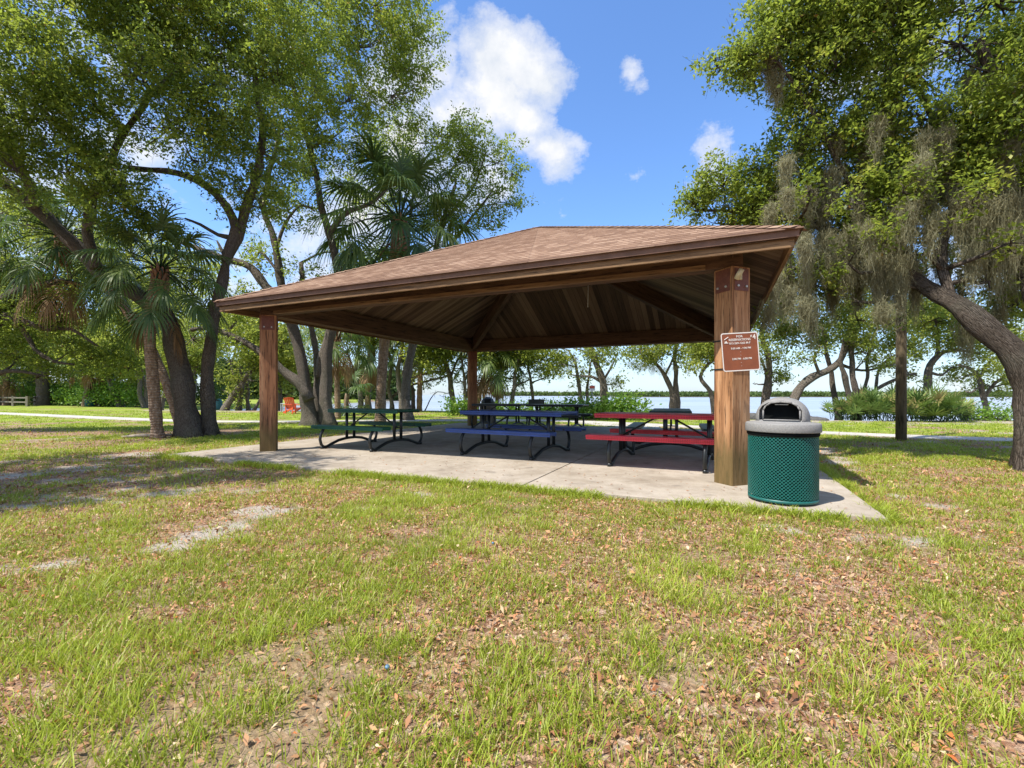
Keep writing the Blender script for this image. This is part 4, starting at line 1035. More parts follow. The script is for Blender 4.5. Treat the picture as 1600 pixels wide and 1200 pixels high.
# oak behind the pavilion, its crown thin against the sky
t=Tree('live_oak','airy live oak with a thin rounded crown against the sky above the roof',NEARG,bark=M_BARK2,lsize=.125,sides=10)
t.path([(640,662),(634,610),(640,560),(655,500),(672,430),(690,350),(712,290)],.24,.08,20.5,flare=.3)
t.path([(672,430),(700,390),(735,340),(770,300)],.1,.04,20.3)
t.path([(655,500),(640,420),(640,340),(660,260)],.12,.05,20.3)
t.path([(690,350),(740,290),(760,240)],.07,.03,20.3)
t.pblob([(738,225,20,1.35,.75),(775,255,20,1.15,.7),(700,270,20,1.5,.85),(795,320,20,.9,.7),(745,320,20,1.3,.8),(665,225,20,1.2,.8),(690,345,20,1.2,.9),(640,330,20.5,1.3,.9),(800,270,20,.7,.6),(730,195,20,.7,.6),(770,345,20,.8,.7),(700,215,20,.9,.7),(640,270,20,1.1,.9)],.85,tone=-.05)
t.finish()
# the big mossy oak at the right
t=Tree('live_oak','massive live oak at the right edge, draped with grey moss',NEARG,bark=M_BARK3,lsize=.075,sides=16)
t.path([(1618,690,7.0),(1613,650,7.0),(1615,610,7.0),(1628,555,7.1),(1655,500,7.2),(1700,420,7.0),(1760,300,6.6),(1800,150,6.2)],.22,.14)
t.path([(1630,748,7.0),(1617,700,7.0),(1611,650,7.0),(1607,605,7.0),(1592,562,7.0),(1558,524,7.1),(1520,490,7.3),(1485,468,7.5),(1448,448,7.8),(1400,420,8.1),(1350,400,8.4),(1300,370,8.7),(1260,330,9)],.285,.03,flare=.6)
t.path([(1485,468,7.5),(1470,400,7.8),(1490,320,8),(1480,240,8),(1440,150,8),(1380,80,8)],.08,.03)
t.path([(1400,420,8.1),(1360,340,8.4),(1310,250,8.4),(1260,160,8.3),(1200,90,8.2),(1170,84,8.2)],.06,.012)
t.path([(1640,500,7.1),(1600,400,7.6),(1570,280,7.8),(1560,160,7.6),(1530,60,7.4)],.18,.06)
t.path([(1350,400,8.4),(1280,420,9),(1220,420,9.6)],.07,.03)
t.path([(1300,360,8.7),(1220,340,9),(1130,330,9.4),(1080,330,9.6)],.06,.02)
RB=[(1160,92,8.4,.38,.8),(1120,105,8.4,.25,.7),(1230,80,8.4,.75),(1290,120,8.3,.8),(1350,60,8.2,.9),(1430,110,8,.9),(1500,70,7.6,.95),(1570,120,7.4,.95),(1260,205,8.6,.65,1,.05),(1330,200,8.5,.75,1.05,.05),(1400,200,8.2,.8,1,.05),(1470,190,8,.75),(1540,210,7.7,.8),(1600,230,7.4,.85),
    (1200,265,9,.55,.95),(1250,300,8.9,.65,1,.04),(1320,290,8.6,.7,1,.05),(1390,290,8.3,.7,1,.03),(1460,290,8,.6,.8),(1600,320,7.6,.7),(1130,290,9.3,.5,.9),(1085,320,9.6,.42,.8),(1170,330,9.2,.6,1),(1230,370,9.2,.55,1),(1300,370,8.8,.6,.9),(1370,370,8.5,.55,.8),(1590,400,7.8,.55,.8),(1540,330,7.9,.55,.8),(1240,440,9.8,.6,.7),(1300,450,9.4,.55,.6),(1520,420,8.6,.55,.9,-.05),(1590,470,8.4,.5,.8,-.05),
    (1300,0,8.2,1.1),(1420,-10,8,1.2),(1550,0,7.5,1.2),(1230,20,8.4,.7,.8),(1680,100,7,1.2),(1700,260,7,1.1),(1660,380,7.4,.8),(1450,380,8.4,.45,.7),(1500,250,9.5,.9,.8),(1400,260,9.8,.9,.8),(1320,330,10,.9,.8),(1560,270,9.3,.9,.8),(1180,120,8.4,.35,.8)]
t.pblob([(1262,300,7.9,.3),(1330,318,7.8,.35),(1410,300,7.5,.35),(1300,420,8.2,.28),(1370,380,7.7,.3),(1240,420,8.6,.28),(1450,395,7.5,.28),(1530,300,7.0,.35),(1580,380,7.0,.3),(1545,440,7.4,.25),(1340,470,8.4,.25),(1200,470,9,.25)],.7,tone=.05,branch=True); t.pblob(RB,.95,tone=.0); t.pblob(RB,.75,tone=.02)
t.pblob([(1130,350,9.6,.5),(1190,400,9.8,.5),(1215,450,9.8,.55),(1270,520,10.2,.5,.8),(1220,520,10.2,.45,.8),(1340,500,10,.5,.8),(1400,500,9.8,.45,.8),(1460,500,10,.45,.7),(1560,490,9.5,.5,.8),(1480,350,9.4,.7),(1420,400,9.6,.6),(1340,400,9.8,.7),(1270,420,10,.6),(1240,340,9.8,.7),(1180,330,9.8,.5)],1.0,tone=.04)
MS=[(1205,120,.62,.11,8.5),(1213,150,.5,.09,8.5),(1262,330,.6,.12,8.7),(1300,300,.7,.14,8.6),(1255,385,.7,.14,9),(1290,400,.9,.16,8.8),(1330,395,1.0,.16,8.5),(1362,380,1.1,.17,8.4),(1395,390,1.2,.16,8.2),(1425,330,1.1,.12,8.2),(1405,440,1.0,.15,8.1),(1380,455,.9,.15,8.6),(1452,335,.5,.05,8.0),
    (1340,450,.9,.15,9.2),(1300,470,.8,.14,9.4),(1262,465,.7,.13,9.5),(1230,430,.8,.13,9.6),(1500,330,1.1,.13,7.8),(1530,340,1.3,.14,7.7),(1560,350,1.5,.15,7.6),(1585,330,1.5,.14,7.5),(1545,400,1.1,.15,7.9),(1515,380,1.0,.12,8),(1590,420,.8,.13,7.8),(1575,260,1.0,.12,7.5),(1480,300,.6,.08,8),(1350,260,.5,.10,8.5),(1400,300,.8,.10,8.3),(1310,240,.4,.08,8.5),(1250,250,.4,.08,8.8),(1205,330,.5,.09,9.1),(1225,480,.6,.12,9.7),(1430,460,.8,.12,8.2),(1600,160,.6,.1,7.4),(1520,150,.4,.09,7.8),(1370,430,1.1,.18,8.3),(1320,420,1.0,.18,8.8),(1285,345,.8,.16,8.9),(1345,330,.8,.15,8.5),(1470,420,.7,.1,8.1),(1610,350,1.3,.15,7.5)]
for px,py,L_,r_,Y_ in MS: t.moss.append((W(px,py-30,Y_-.15),L_*1.15,int(150+r_*1400),r_*.6))
for k in range(56):
    px=1195+RNG.random()*410; py=110+RNG.random()**.7*400
    if px<1330 and py<230: px+=120
    t.moss.append((W(px,py,7.4+1.6*RNG.random()),.3+.8*RNG.random(),130,.035+.05*RNG.random()))
t.finish()
# oak reaching in from the left edge, shade put into its darker leaf tones
t=Tree('live_oak','shaded live oak reaching in from the left edge with crooked dark limbs',NEARG,bark=M_BARK,lsize=.10,sides=10)
t.path([(-70,700),(-55,620),(-30,540),(0,480),(30,457),(62,448),(100,440),(150,450)],.4,.05,14.5,flare=.3)
t.path([(-20,520),(10,492),(40,502),(75,515),(110,515),(150,540)],.14,.03,14.3)
t.path([(10,498),(35,515),(55,545),(85,565),(115,570)],.09,.03,14.2)
t.path([(-55,620),(-20,590),(20,580),(70,588)],.12,.03,14)
t.path([(-30,540),(-40,450),(-20,380),(10,330)],.2,.06,14.4)
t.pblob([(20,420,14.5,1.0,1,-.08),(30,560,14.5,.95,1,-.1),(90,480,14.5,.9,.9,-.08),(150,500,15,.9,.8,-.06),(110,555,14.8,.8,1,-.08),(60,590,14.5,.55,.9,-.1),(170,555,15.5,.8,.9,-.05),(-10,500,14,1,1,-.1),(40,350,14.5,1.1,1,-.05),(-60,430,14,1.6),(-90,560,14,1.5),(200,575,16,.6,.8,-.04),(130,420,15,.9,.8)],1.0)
t.finish()

t=Tree('live_oak','live oak outside the frame at the left whose shade falls on the lawn',NEARG,bark=M_BARK,lsize=.13,sides=8)
t.limb([(-12.5,3,GZ-.1),(-12.3,3.1,2),(-11,3.4,4.2),(-9.5,3.8,6)],[.35,.3,.22,.12])
for b in ((-10.5,3.0,6.5,1.6),(-9.0,4.6,6.8,1.5),(-8.3,2.6,7.0,1.2),(-11,5.4,6.4,1.6),(-9.6,1.4,6.8,1.3),(-8.2,5.6,7.6,1.0),(-12.5,3.5,6.5,1.8),(-7.6,3.9,7.4,.8)): t.blob(b[:3],b[3],.95,.6)
t.finish()
# ---------------------------------------------------------------- palms
palm('sabal_palm','brown-trunked sabal palm just left of the double-stemmed oak','sabal palms',[(247,690,12.2),(243,640,12.2),(237,570,12.2),(234,520,12.2),(238,470,12.2),(250,425,12.2)],.135,1.0,34,2,seg=34,wid=.045)
palm('sabal_palm','leaning sabal palm with brown dead fronds above the left oak limb','sabal palms',[(285,672,14.4),(264,610,14.4),(228,530,14.4),(170,450,14.3),(125,395,14.2),(98,372,14.2)],.13,1.15,32,9,seg=34,wid=.045)
palm('sabal_palm','tall sabal palm whose crown hangs over the left slope of the roof','sabal palms',[(594,662,19),(595,620,19),(598,570,19),(602,520,19),(612,430,18.8),(624,350,17.8)],.20,1.82,38,5,seg=38,wid=.075)
palm('sabal_palm','slim straight palm by the shore between green table and back left post','sabal palms',[(655,642,31),(656,600,31),(657,560,31),(659,525,31)],.17,1.3,22,5,seg=20,wid=.09,light=.1)
palm('sabal_palm','sabal palm with a tan skirt behind the back left post','sabal palms',[(742,641,30),(750,610,30),(760,580,30),(765,545,30)],.19,1.5,24,18,seg=22,wid=.09,light=.1)
palm('sabal_palm','shore palm with tan skirt just left of the tall palm trunk','sabal palms',[(574,642,31),(575,600,31),(578,570,31),(581,540,31)],.16,1.25,20,12,seg=20,wid=.09,light=.08)
palm('sabal_palm','low young palm sprouting beside the many-stemmed oak','sabal palms',[(541,645,26),(541,630,26),(543,615,26)],.12,1.0,18,3,boots=False,seg=18,wid=.08)
palm('sabal_palm','thin palm with hanging brown fronds by the many-stemmed oak','sabal palms',[(528,652,22),(527,610,22),(526,570,22),(524,530,22),(526,512,22)],.13,1.1,20,12,seg=20,wid=.07)
palm('sabal_palm','left one of two crossing palm trunks behind the small teal bin','sabal palms',[(133,635,45),(137,605,45),(141,575,45),(142,545,45)],.26,1.6,22,6,seg=18,wid=.12,light=.15)
palm('sabal_palm','right one of two crossing palm trunks behind the small teal bin','sabal palms',[(151,635,45.5),(146,610,45.5),(141,578,45.5),(137,550,45.5)],.26,1.5,20,5,seg=18,wid=.12,light=.15)
palm('sabal_palm','far palm behind the rail fence at the left edge','sabal palms',[(10,634,50),(10,610,50),(9,590,50),(9,565,50)],.28,1.7,20,10,seg=16,wid=.13)

# ---------------------------------------------------------------- shore trees
SG='oaks along the shore'
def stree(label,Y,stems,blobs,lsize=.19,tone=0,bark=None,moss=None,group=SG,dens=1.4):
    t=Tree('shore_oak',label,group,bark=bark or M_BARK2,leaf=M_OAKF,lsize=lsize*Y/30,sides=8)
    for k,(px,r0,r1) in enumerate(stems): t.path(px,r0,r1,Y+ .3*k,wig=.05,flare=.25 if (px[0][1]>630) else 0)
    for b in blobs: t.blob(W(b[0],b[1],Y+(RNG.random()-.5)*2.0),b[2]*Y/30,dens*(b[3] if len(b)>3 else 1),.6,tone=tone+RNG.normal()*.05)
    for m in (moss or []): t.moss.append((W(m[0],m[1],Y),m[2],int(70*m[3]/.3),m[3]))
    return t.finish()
stree('slim shore oak seen left of the tall palm trunk, two stems',31,[([(564,643),(562,610),(556,580),(560,540),(568,490)],.19,.07),([(556,580),(545,560),(540,530)],.07,.03)],[(560,530,1.8),(548,480,2),(590,500,1.9),(575,555,.9,.7),(556,600,.45,.6),(575,450,2.4)])
stree('shore oak hugging the left side of the tall palm trunk',33,[([(577,641),(576,610),(582,575),(580,530),(590,480)],.22,.08),([(577,612),(588,590),(597,560),(604,530)],.12,.05)],[(600,520,1.6),(612,545,1.0,.8),(585,480,2.2),(620,480,2)])
stree('thin shore oak just right of the tall palm, low limb curving right',31,[([(613,641),(611,622),(608,600),(611,575),(606,540),(612,500)],.16,.06),([(611,622),(622,613),(640,603),(662,596),(690,590),(705,588)],.11,.04)],[(622,560,.9),(640,575,.8,.9),(612,530,1.2),(690,592,.6,.7),(668,600,.5,.6),(632,600,.35,.6),(620,490,2)],tone=.05)
stree('shore oak with bright green leaves left of the slim palm',30,[([(628,642),(626,610),(622,580),(628,540),(640,500)],.21,.08),([(640,642),(636,620),(630,605),(640,580),(655,565),(680,550)],.17,.06),([(633,608),(650,590),(672,583),(696,580),(716,586)],.12,.04)],[(640,550,1.3,1.1),(650,572,.8),(625,575,.7),(695,578,.8,.7),(672,560,1.1),(710,592,.5,.7),(665,520,1.6),(640,500,1.8),(700,540,1.3)],tone=.12)
stree('dark slender shore oak in front of the slim palm',32,[([(647,641),(645,610),(641,590),(648,560),(660,530)],.15,.06),([(662,638),(675,622),(684,612),(700,616)],.04,.02)],[(680,614,.55,.9),(692,620,.4,.8),(668,608,.4,.8),(672,540,1.3),(690,520,1.6)],tone=-.05)
stree('leaning shore oak between slim palm and back left post',30,[([(712,644),(708,620),(703,595),(697,570),(690,545),(684,520),(690,480)],.21,.07),([(703,595),(712,570),(725,550),(740,540)],.09,.04)],[(690,530,1.6),(715,545,1.4),(735,560,.9,.8),(720,575,.6,.7),(700,480,2.2),(740,500,2)])
stree('small double-stemmed shore oak just left of the back left post',29,[([(727,652),(728,620),(724,590),(722,565),(716,540)],.13,.05),([(728,622),(735,595),(737,565),(740,540)],.1,.04)],[(722,575,.8,.8),(712,597,.4,.8),(735,555,1.0),(740,530,1.6),(755,570,.7,.8)])
stree('shore oak with one long limb arching right over the grill',31,[([(746,645),(748,622),(755,605),(765,592),(782,588),(800,592),(815,588)],.13,.04),([(755,606),(766,585),(772,560),(780,535)],.09,.04)],[(790,575,1.0,.9),(805,560,1.2),(775,560,1.0),(815,600,.4,.7),(800,530,1.6),(785,600,.35,.6)])
stree('pale slim shore oak above the dark dome bin',30,[([(777,640),(779,612),(782,590),(780,560),(790,530)],.13,.06)],[(790,545,1.3),(782,565,.8),(800,510,1.6)],tone=.05)
stree('pale crooked shore oak left of the black grill',29,[([(799,642),(801,620),(804,603),(803,585),(812,560),(822,530)],.17,.06),([(804,603),(820,597),(835,590)],.07,.03)],[(812,555,1.2),(825,570,.8,.8),(800,575,.6),(830,530,1.5),(840,590,.5,.7)],tone=.05)
stree('thin shore oak directly behind the black grill',29.5,[([(831,641),(831,615),(829,592),(826,570),(832,540)],.12,.05),([(830,598),(845,592),(862,585),(872,582)],.05,.02)],[(845,560,1.1),(870,570,.9,.8),(838,540,1.4),(860,530,1.6),(855,582,.4,.7)],tone=.05)
stree('mossy forked shore oak left of the leaning grey trunk',27.5,[([(914,650),(910,625),(904,600),(900,575),(890,550)],.16,.06),([(914,648),(918,615),(921,590),(924,565)],.12,.05)],[(900,560,1.1,.9),(882,570,.8,.7),(925,555,1.1),(905,530,1.7),(870,545,1.3),(912,590,.4,.6)],tone=-.02,moss=[(888,572,.7,.22),(876,578,.8,.2),(895,560,.9,.2),(910,575,.5,.2),(935,580,.9,.25),(948,590,.8,.2)])
stree('stout leaning shore oak with grey bark behind the green bush',26.5,[([(948,656),(945,630),(943,605),(937,585),(930,560),(922,535),(915,500)],.26,.12),([(943,600),(925,588),(905,587),(890,585)],.09,.03),([(942,596),(955,575),(965,555)],.08,.03),([(930,562),(912,548),(896,545)],.07,.03)],[(960,545,1.3),(935,540,1.2),(905,540,1.1,.8),(980,550,.9),(1000,560,.7,.8),(955,575,.5,.7),(962,600,.3,.7),(930,500,2.2),(980,510,2)],moss=[(960,590,.7,.2),(968,598,.6,.15),(1000,570,.5,.3),(1018,570,.6,.25),(990,565,.5,.3)])
stree('left-curving shore oak above the end-on black table, hung with moss',25,[([(1052,652),(1050,625),(1045,600),(1036,582),(1025,568),(1010,550)],.18,.07),([(1046,602),(1040,585),(1048,570),(1055,556)],.08,.04)],[(1020,555,.9,.9),(1000,545,1.0),(1045,555,.9),(1030,530,1.3),(1060,530,1.2),(1068,565,.4,.7)],tone=.04,moss=[(1018,572,.7,.2),(1030,575,.7,.2),(1042,578,.5,.15),(1008,565,.7,.2),(1055,572,.4,.15)])
stree('straight shore oak paired with the left-curving one by the end-on table',25.5,[([(1058,652),(1058,620),(1057,590),(1054,560),(1056,530),(1066,500)],.16,.08)],[(1060,540,1.0),(1080,550,.8),(1065,510,1.5),(1090,520,1.3)],tone=.02)
stree('crooked thin oak zigzagging just left of the front right post',23,[([(1118,665),(1113,635),(1109,612),(1103,600),(1096,588),(1102,575),(1112,566),(1128,556)],.13,.06)],[(1100,555,.8,.8),(1085,565,.5,.7),(1118,550,.9),(1090,540,1.0),(1078,578,.35,.7),(1130,530,1.3),(1105,520,1.2)],tone=.02)
stree('twin-trunked shore oak between front right post and the bin dome',23,[([(1196,658),(1197,630),(1201,600),(1204,575),(1196,550),(1190,520),(1200,480)],.2,.09),([(1190,656),(1192,620),(1196,590),(1190,560)],.12,.06)],[(1190,540,.9),(1215,560,.6,.8),(1180,570,.5,.8),(1226,590,.35,.7),(1178,600,.3,.7),(1200,500,1.4),(1215,595,.3,.6),(1230,520,1.0),(1180,460,1.3)],bark=M_BARK,moss=[(1200,560,.8,.2),(1188,565,.8,.2),(1215,545,.7,.2)])
stree('thick pale oak bending over to the right behind the bin',22,[([(1232,662),(1240,625),(1252,604),(1270,590),(1290,581),(1308,567),(1322,545),(1330,515),(1333,470),(1345,420)],.22,.10),([(1308,567),(1330,575),(1360,578),(1395,570)],.08,.04)],[(1300,520,1.0,.9),(1325,480,1.2),(1280,540,.6,.7),(1345,540,.8),(1360,560,.5,.7),(1270,500,.8,.8),(1345,440,1.4),(1380,520,.8),(1255,560,.35,.7),(1240,480,1.0)],tone=.05,moss=[(1300,500,.8,.2),(1330,500,.9,.2),(1280,510,.7,.2),(1352,520,.6,.2)])
stree('upright brown oak right of the bending pale one',22.5,[([(1310,660),(1307,630),(1301,600),(1297,575),(1290,545),(1285,500)],.15,.07)],[(1290,530,.9),(1275,550,.5,.8),(1300,490,1.3),(1262,520,.7)],bark=M_BARK)
stree('v-shaped oak rising from the left end of the palmettos',21.5,[([(1336,655),(1330,620),(1320,590),(1312,565),(1318,530)],.16,.07),([(1334,655),(1334,610),(1332,570),(1335,520),(1340,480)],.15,.08),([(1342,652),(1348,615),(1356,575),(1362,540),(1372,500)],.09,.05)],[(1325,520,.9),(1350,500,1.1),(1372,490,1.0),(1360,550,.45,.7),(1340,450,1.3),(1400,500,.9,.9),(1390,560,.5,.8),(1375,575,.35,.8)],tone=.06,bark=M_BARK,moss=[(1360,520,.6,.2),(1335,530,.5,.2)])
stree('oak with low limbs spreading right over the palmettos, left of the pole',22.5,[([(1338,650),(1352,625),(1368,608),(1388,597),(1410,588),(1430,585)],.12,.05),([(1368,608),(1372,580),(1392,560),(1420,548)],.07,.03)],[(1390,540,.8),(1400,570,.6,.9),(1425,590,.4,.7),(1420,540,.8),(1385,500,1.2),(1430,500,1.2),(1430,560,.5,.8)],tone=.1)
stree('s-shaped pale oak standing in the palmettos right of the pole',23.5,[([(1446,650),(1447,615),(1449,592),(1452,570),(1463,558),(1478,550),(1500,548),(1530,552)],.22,.06),([(1463,558),(1466,535),(1462,510),(1470,480)],.10,.05)],[(1480,530,1.1),(1510,545,.8),(1465,500,1.2),(1440,525,.7,.8),(1495,575,.5,.8),(1530,560,.6,.8),(1500,500,1.3),(1520,590,.35,.7),(1435,480,1.1)],tone=.12,moss=[(1470,540,.5,.25),(1480,548,.5,.25)])
stree('low spreading oak leaning over the water right of the palmettos',23,[([(1545,658),(1538,620),(1530,590),(1515,575),(1495,570)],.14,.05),([(1538,620),(1555,600),(1575,590),(1600,585)],.09,.04),([(1530,590),(1550,565),(1580,550)],.08,.04)],[(1500,590,.6,.8),(1530,605,.6,.9),(1560,610,.7,.9),(1545,580,.7,.8),(1580,575,.8),(1510,612,.4,.8),(1560,545,1.0),(1600,560,1.0),(1530,530,1.0,.8),(1595,600,.6,.8),(1590,520,1.2)],tone=.02)
# left background
LG='oaks beyond the footpath on the left'
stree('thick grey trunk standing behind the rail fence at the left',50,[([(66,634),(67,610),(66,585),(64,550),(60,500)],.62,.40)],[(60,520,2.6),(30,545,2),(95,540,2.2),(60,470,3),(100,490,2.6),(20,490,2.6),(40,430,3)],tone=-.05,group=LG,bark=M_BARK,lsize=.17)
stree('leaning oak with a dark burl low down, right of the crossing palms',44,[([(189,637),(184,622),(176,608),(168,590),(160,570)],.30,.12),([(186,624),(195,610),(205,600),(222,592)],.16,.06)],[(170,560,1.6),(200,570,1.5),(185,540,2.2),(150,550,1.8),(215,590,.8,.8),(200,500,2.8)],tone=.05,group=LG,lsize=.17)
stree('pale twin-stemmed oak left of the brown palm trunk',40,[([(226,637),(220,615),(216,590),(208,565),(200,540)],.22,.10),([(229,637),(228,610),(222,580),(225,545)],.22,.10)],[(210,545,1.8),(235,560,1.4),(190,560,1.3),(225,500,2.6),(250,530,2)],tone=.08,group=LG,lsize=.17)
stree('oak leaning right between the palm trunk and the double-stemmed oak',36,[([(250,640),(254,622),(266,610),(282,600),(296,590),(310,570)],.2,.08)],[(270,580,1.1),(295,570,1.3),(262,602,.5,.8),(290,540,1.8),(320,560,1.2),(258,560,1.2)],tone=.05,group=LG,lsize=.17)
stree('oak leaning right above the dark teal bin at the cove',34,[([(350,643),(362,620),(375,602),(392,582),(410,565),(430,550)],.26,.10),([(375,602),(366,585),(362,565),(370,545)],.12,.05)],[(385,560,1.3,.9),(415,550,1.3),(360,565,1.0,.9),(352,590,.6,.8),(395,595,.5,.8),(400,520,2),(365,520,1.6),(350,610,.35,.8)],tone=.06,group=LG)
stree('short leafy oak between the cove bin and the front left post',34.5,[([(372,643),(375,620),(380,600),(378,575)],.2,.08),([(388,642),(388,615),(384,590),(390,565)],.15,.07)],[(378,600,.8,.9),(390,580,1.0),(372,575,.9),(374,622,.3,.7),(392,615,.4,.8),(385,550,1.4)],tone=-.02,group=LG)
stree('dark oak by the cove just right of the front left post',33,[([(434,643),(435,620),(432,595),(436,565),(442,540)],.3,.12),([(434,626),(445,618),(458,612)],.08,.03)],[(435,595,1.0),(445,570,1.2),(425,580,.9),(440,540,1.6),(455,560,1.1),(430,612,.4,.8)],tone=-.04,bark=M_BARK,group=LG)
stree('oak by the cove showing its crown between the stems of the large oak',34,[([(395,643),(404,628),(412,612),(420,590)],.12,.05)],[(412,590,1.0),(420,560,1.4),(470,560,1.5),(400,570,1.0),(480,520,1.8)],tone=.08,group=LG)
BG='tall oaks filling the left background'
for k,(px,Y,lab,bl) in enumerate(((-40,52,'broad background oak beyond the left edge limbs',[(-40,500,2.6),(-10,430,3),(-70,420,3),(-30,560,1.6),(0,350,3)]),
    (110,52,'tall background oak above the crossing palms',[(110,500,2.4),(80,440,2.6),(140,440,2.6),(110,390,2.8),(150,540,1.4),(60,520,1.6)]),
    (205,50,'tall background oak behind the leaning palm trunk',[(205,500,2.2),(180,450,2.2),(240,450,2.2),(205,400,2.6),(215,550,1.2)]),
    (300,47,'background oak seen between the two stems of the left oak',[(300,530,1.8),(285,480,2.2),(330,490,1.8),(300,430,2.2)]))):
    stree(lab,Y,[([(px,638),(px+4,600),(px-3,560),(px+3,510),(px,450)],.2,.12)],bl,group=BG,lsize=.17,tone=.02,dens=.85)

# ---------------------------------------------------------------- shrubs
HG='shrubs along the far edge of the lawn'
for px,pb,w,h,lb in ((30,632,6,2.3,'mixed shrub behind the rail fence posts'),(95,633,5.5,3.0,'bright green shrub between grey trunk and crossing palms'),(122,634,4,2.3,'green shrub just left of the crossing palms'),(168,635,3.5,2.2,'dark green shrub just right of the crossing palms'),(207,636,3.5,2.4,'rounded green shrub between leaning oak and pale twin oak'),(-40,632,7,3,'wide shrub left of the fence, at the edge'),(60,631,4,3.4,'tall shrub right behind the thick grey trunk'),(148,634,3.5,3.2,'shrub behind the crossing palm trunks'),(185,635,4,3,'shrub behind the dark burl')):
    c=G(px,pb); shrub('shrub',lb,HG,c,w,h,.22,dens=170)
def wood_wall(name,pts,h,size,n,lb):
    P=np.array(pts,float); seg=np.linalg.norm(np.diff(P,axis=0),axis=1); cs=np.concatenate([[0],np.cumsum(seg)]); s=RNG.random(n)*cs[-1]
    x=np.interp(s,cs,P[:,0]); y=np.interp(s,cs,P[:,1]); d=RNG.random(n)*4; top=h*(.55+.75*fbm(x*.16,y*.16,91,3)); z=top*RNG.random(n)**.8
    j=RNG.normal(size=(n,3))*.3; Q=np.stack([x,y+d,GZ+z],1)+j
    g=vnoise(Q[:,0]*.9+Q[:,1]*.5,Q[:,2]*1.1,14)>.33; Q=Q[g]; V=leaves_at(Q,size,.55,.3)
    v=np.clip(.5+(fbm(Q[:,0]*.7+Q[:,1]*.3,Q[:,2]*.9,19,3)-.5)*1.2+RNG.normal(size=len(Q))*.12,0,1)
    o=link(name,quad_mesh(name,V,1,v),M_WOODS); tag(o,lb,'wood',kind='stuff')
wood_wall('background_thicket',[(-110,58),(-75,56),(-50,55),(-40,53),(-34,52)],7.5,.34,60000,'dense green thicket closing the view on the left')
CG='bushes by the shore behind the pavilion'
for px,pb,w,h,lb in ((970,656,1.9,1.05,'bright green rounded bush right of the leaning grey trunk'),(928,655,1.7,.95,'bright green bush behind the notice sign'),(900,654,1.3,.8,'low green bush left of the notice sign'),(868,650,1.7,.72,'low green bush right of the grill'),(815,647,1.3,.62,'low yellowish bush left of the grill'),(722,649,1.2,.85,'light green bush just left of the back left post'),(785,648,1.1,.6,'low green bush right of the dark dome bin'),(1002,657,.9,.35,'pinkish low plant at the right end of the shore bushes')):
    c=G(px,pb); shrub('shore_bush',lb,CG,c,w,h,.15,dens=330,cat='bush')
PG='palmettos at the right of the lawn'
pal=[(1318,656,1.1),(1332,657,1.3),(1348,657,1.45),(1363,657,1.55),(1380,658,1.5),(1397,658,1.6),(1416,658,1.55),(1434,659,1.6),(1452,659,1.65),(1470,659,1.55),(1487,659,1.4),(1500,658,1.2),(1355,655,1.7),(1390,655,1.75),(1425,655,1.75),(1460,655,1.8)]
pl=['leftmost','second from the left','third from the left','fourth from the left','fifth from the left','sixth, just left of the pole','first right of the pole','second right of the pole','third right of the pole','fourth right of the pole','fifth right of the pole','rightmost','left one of the taller back row','second of the taller back row','third of the taller back row','rightmost of the taller back row']
for (px,pb,h),lb in zip(pal,pl): palmetto('saw_palmetto','saw palmetto fan clump, '+lb+', in the palmetto thicket' if 'back row' not in lb else 'saw palmetto, '+lb+' in the thicket',PG,G(px,pb),h*1.1,18,12,.06)
for px,pb,w,h,lb in ((1520,657,2.0,.6,'low hedge-like shrub right of the palmettos'),(1556,657,2.0,.62,'low hedge-like shrub next to the big right oak trunk')):
    shrub('low_shrub',lb,'low shrubs right of the palmettos',G(px,pb),w,h,.12,M_SHRUB,110)

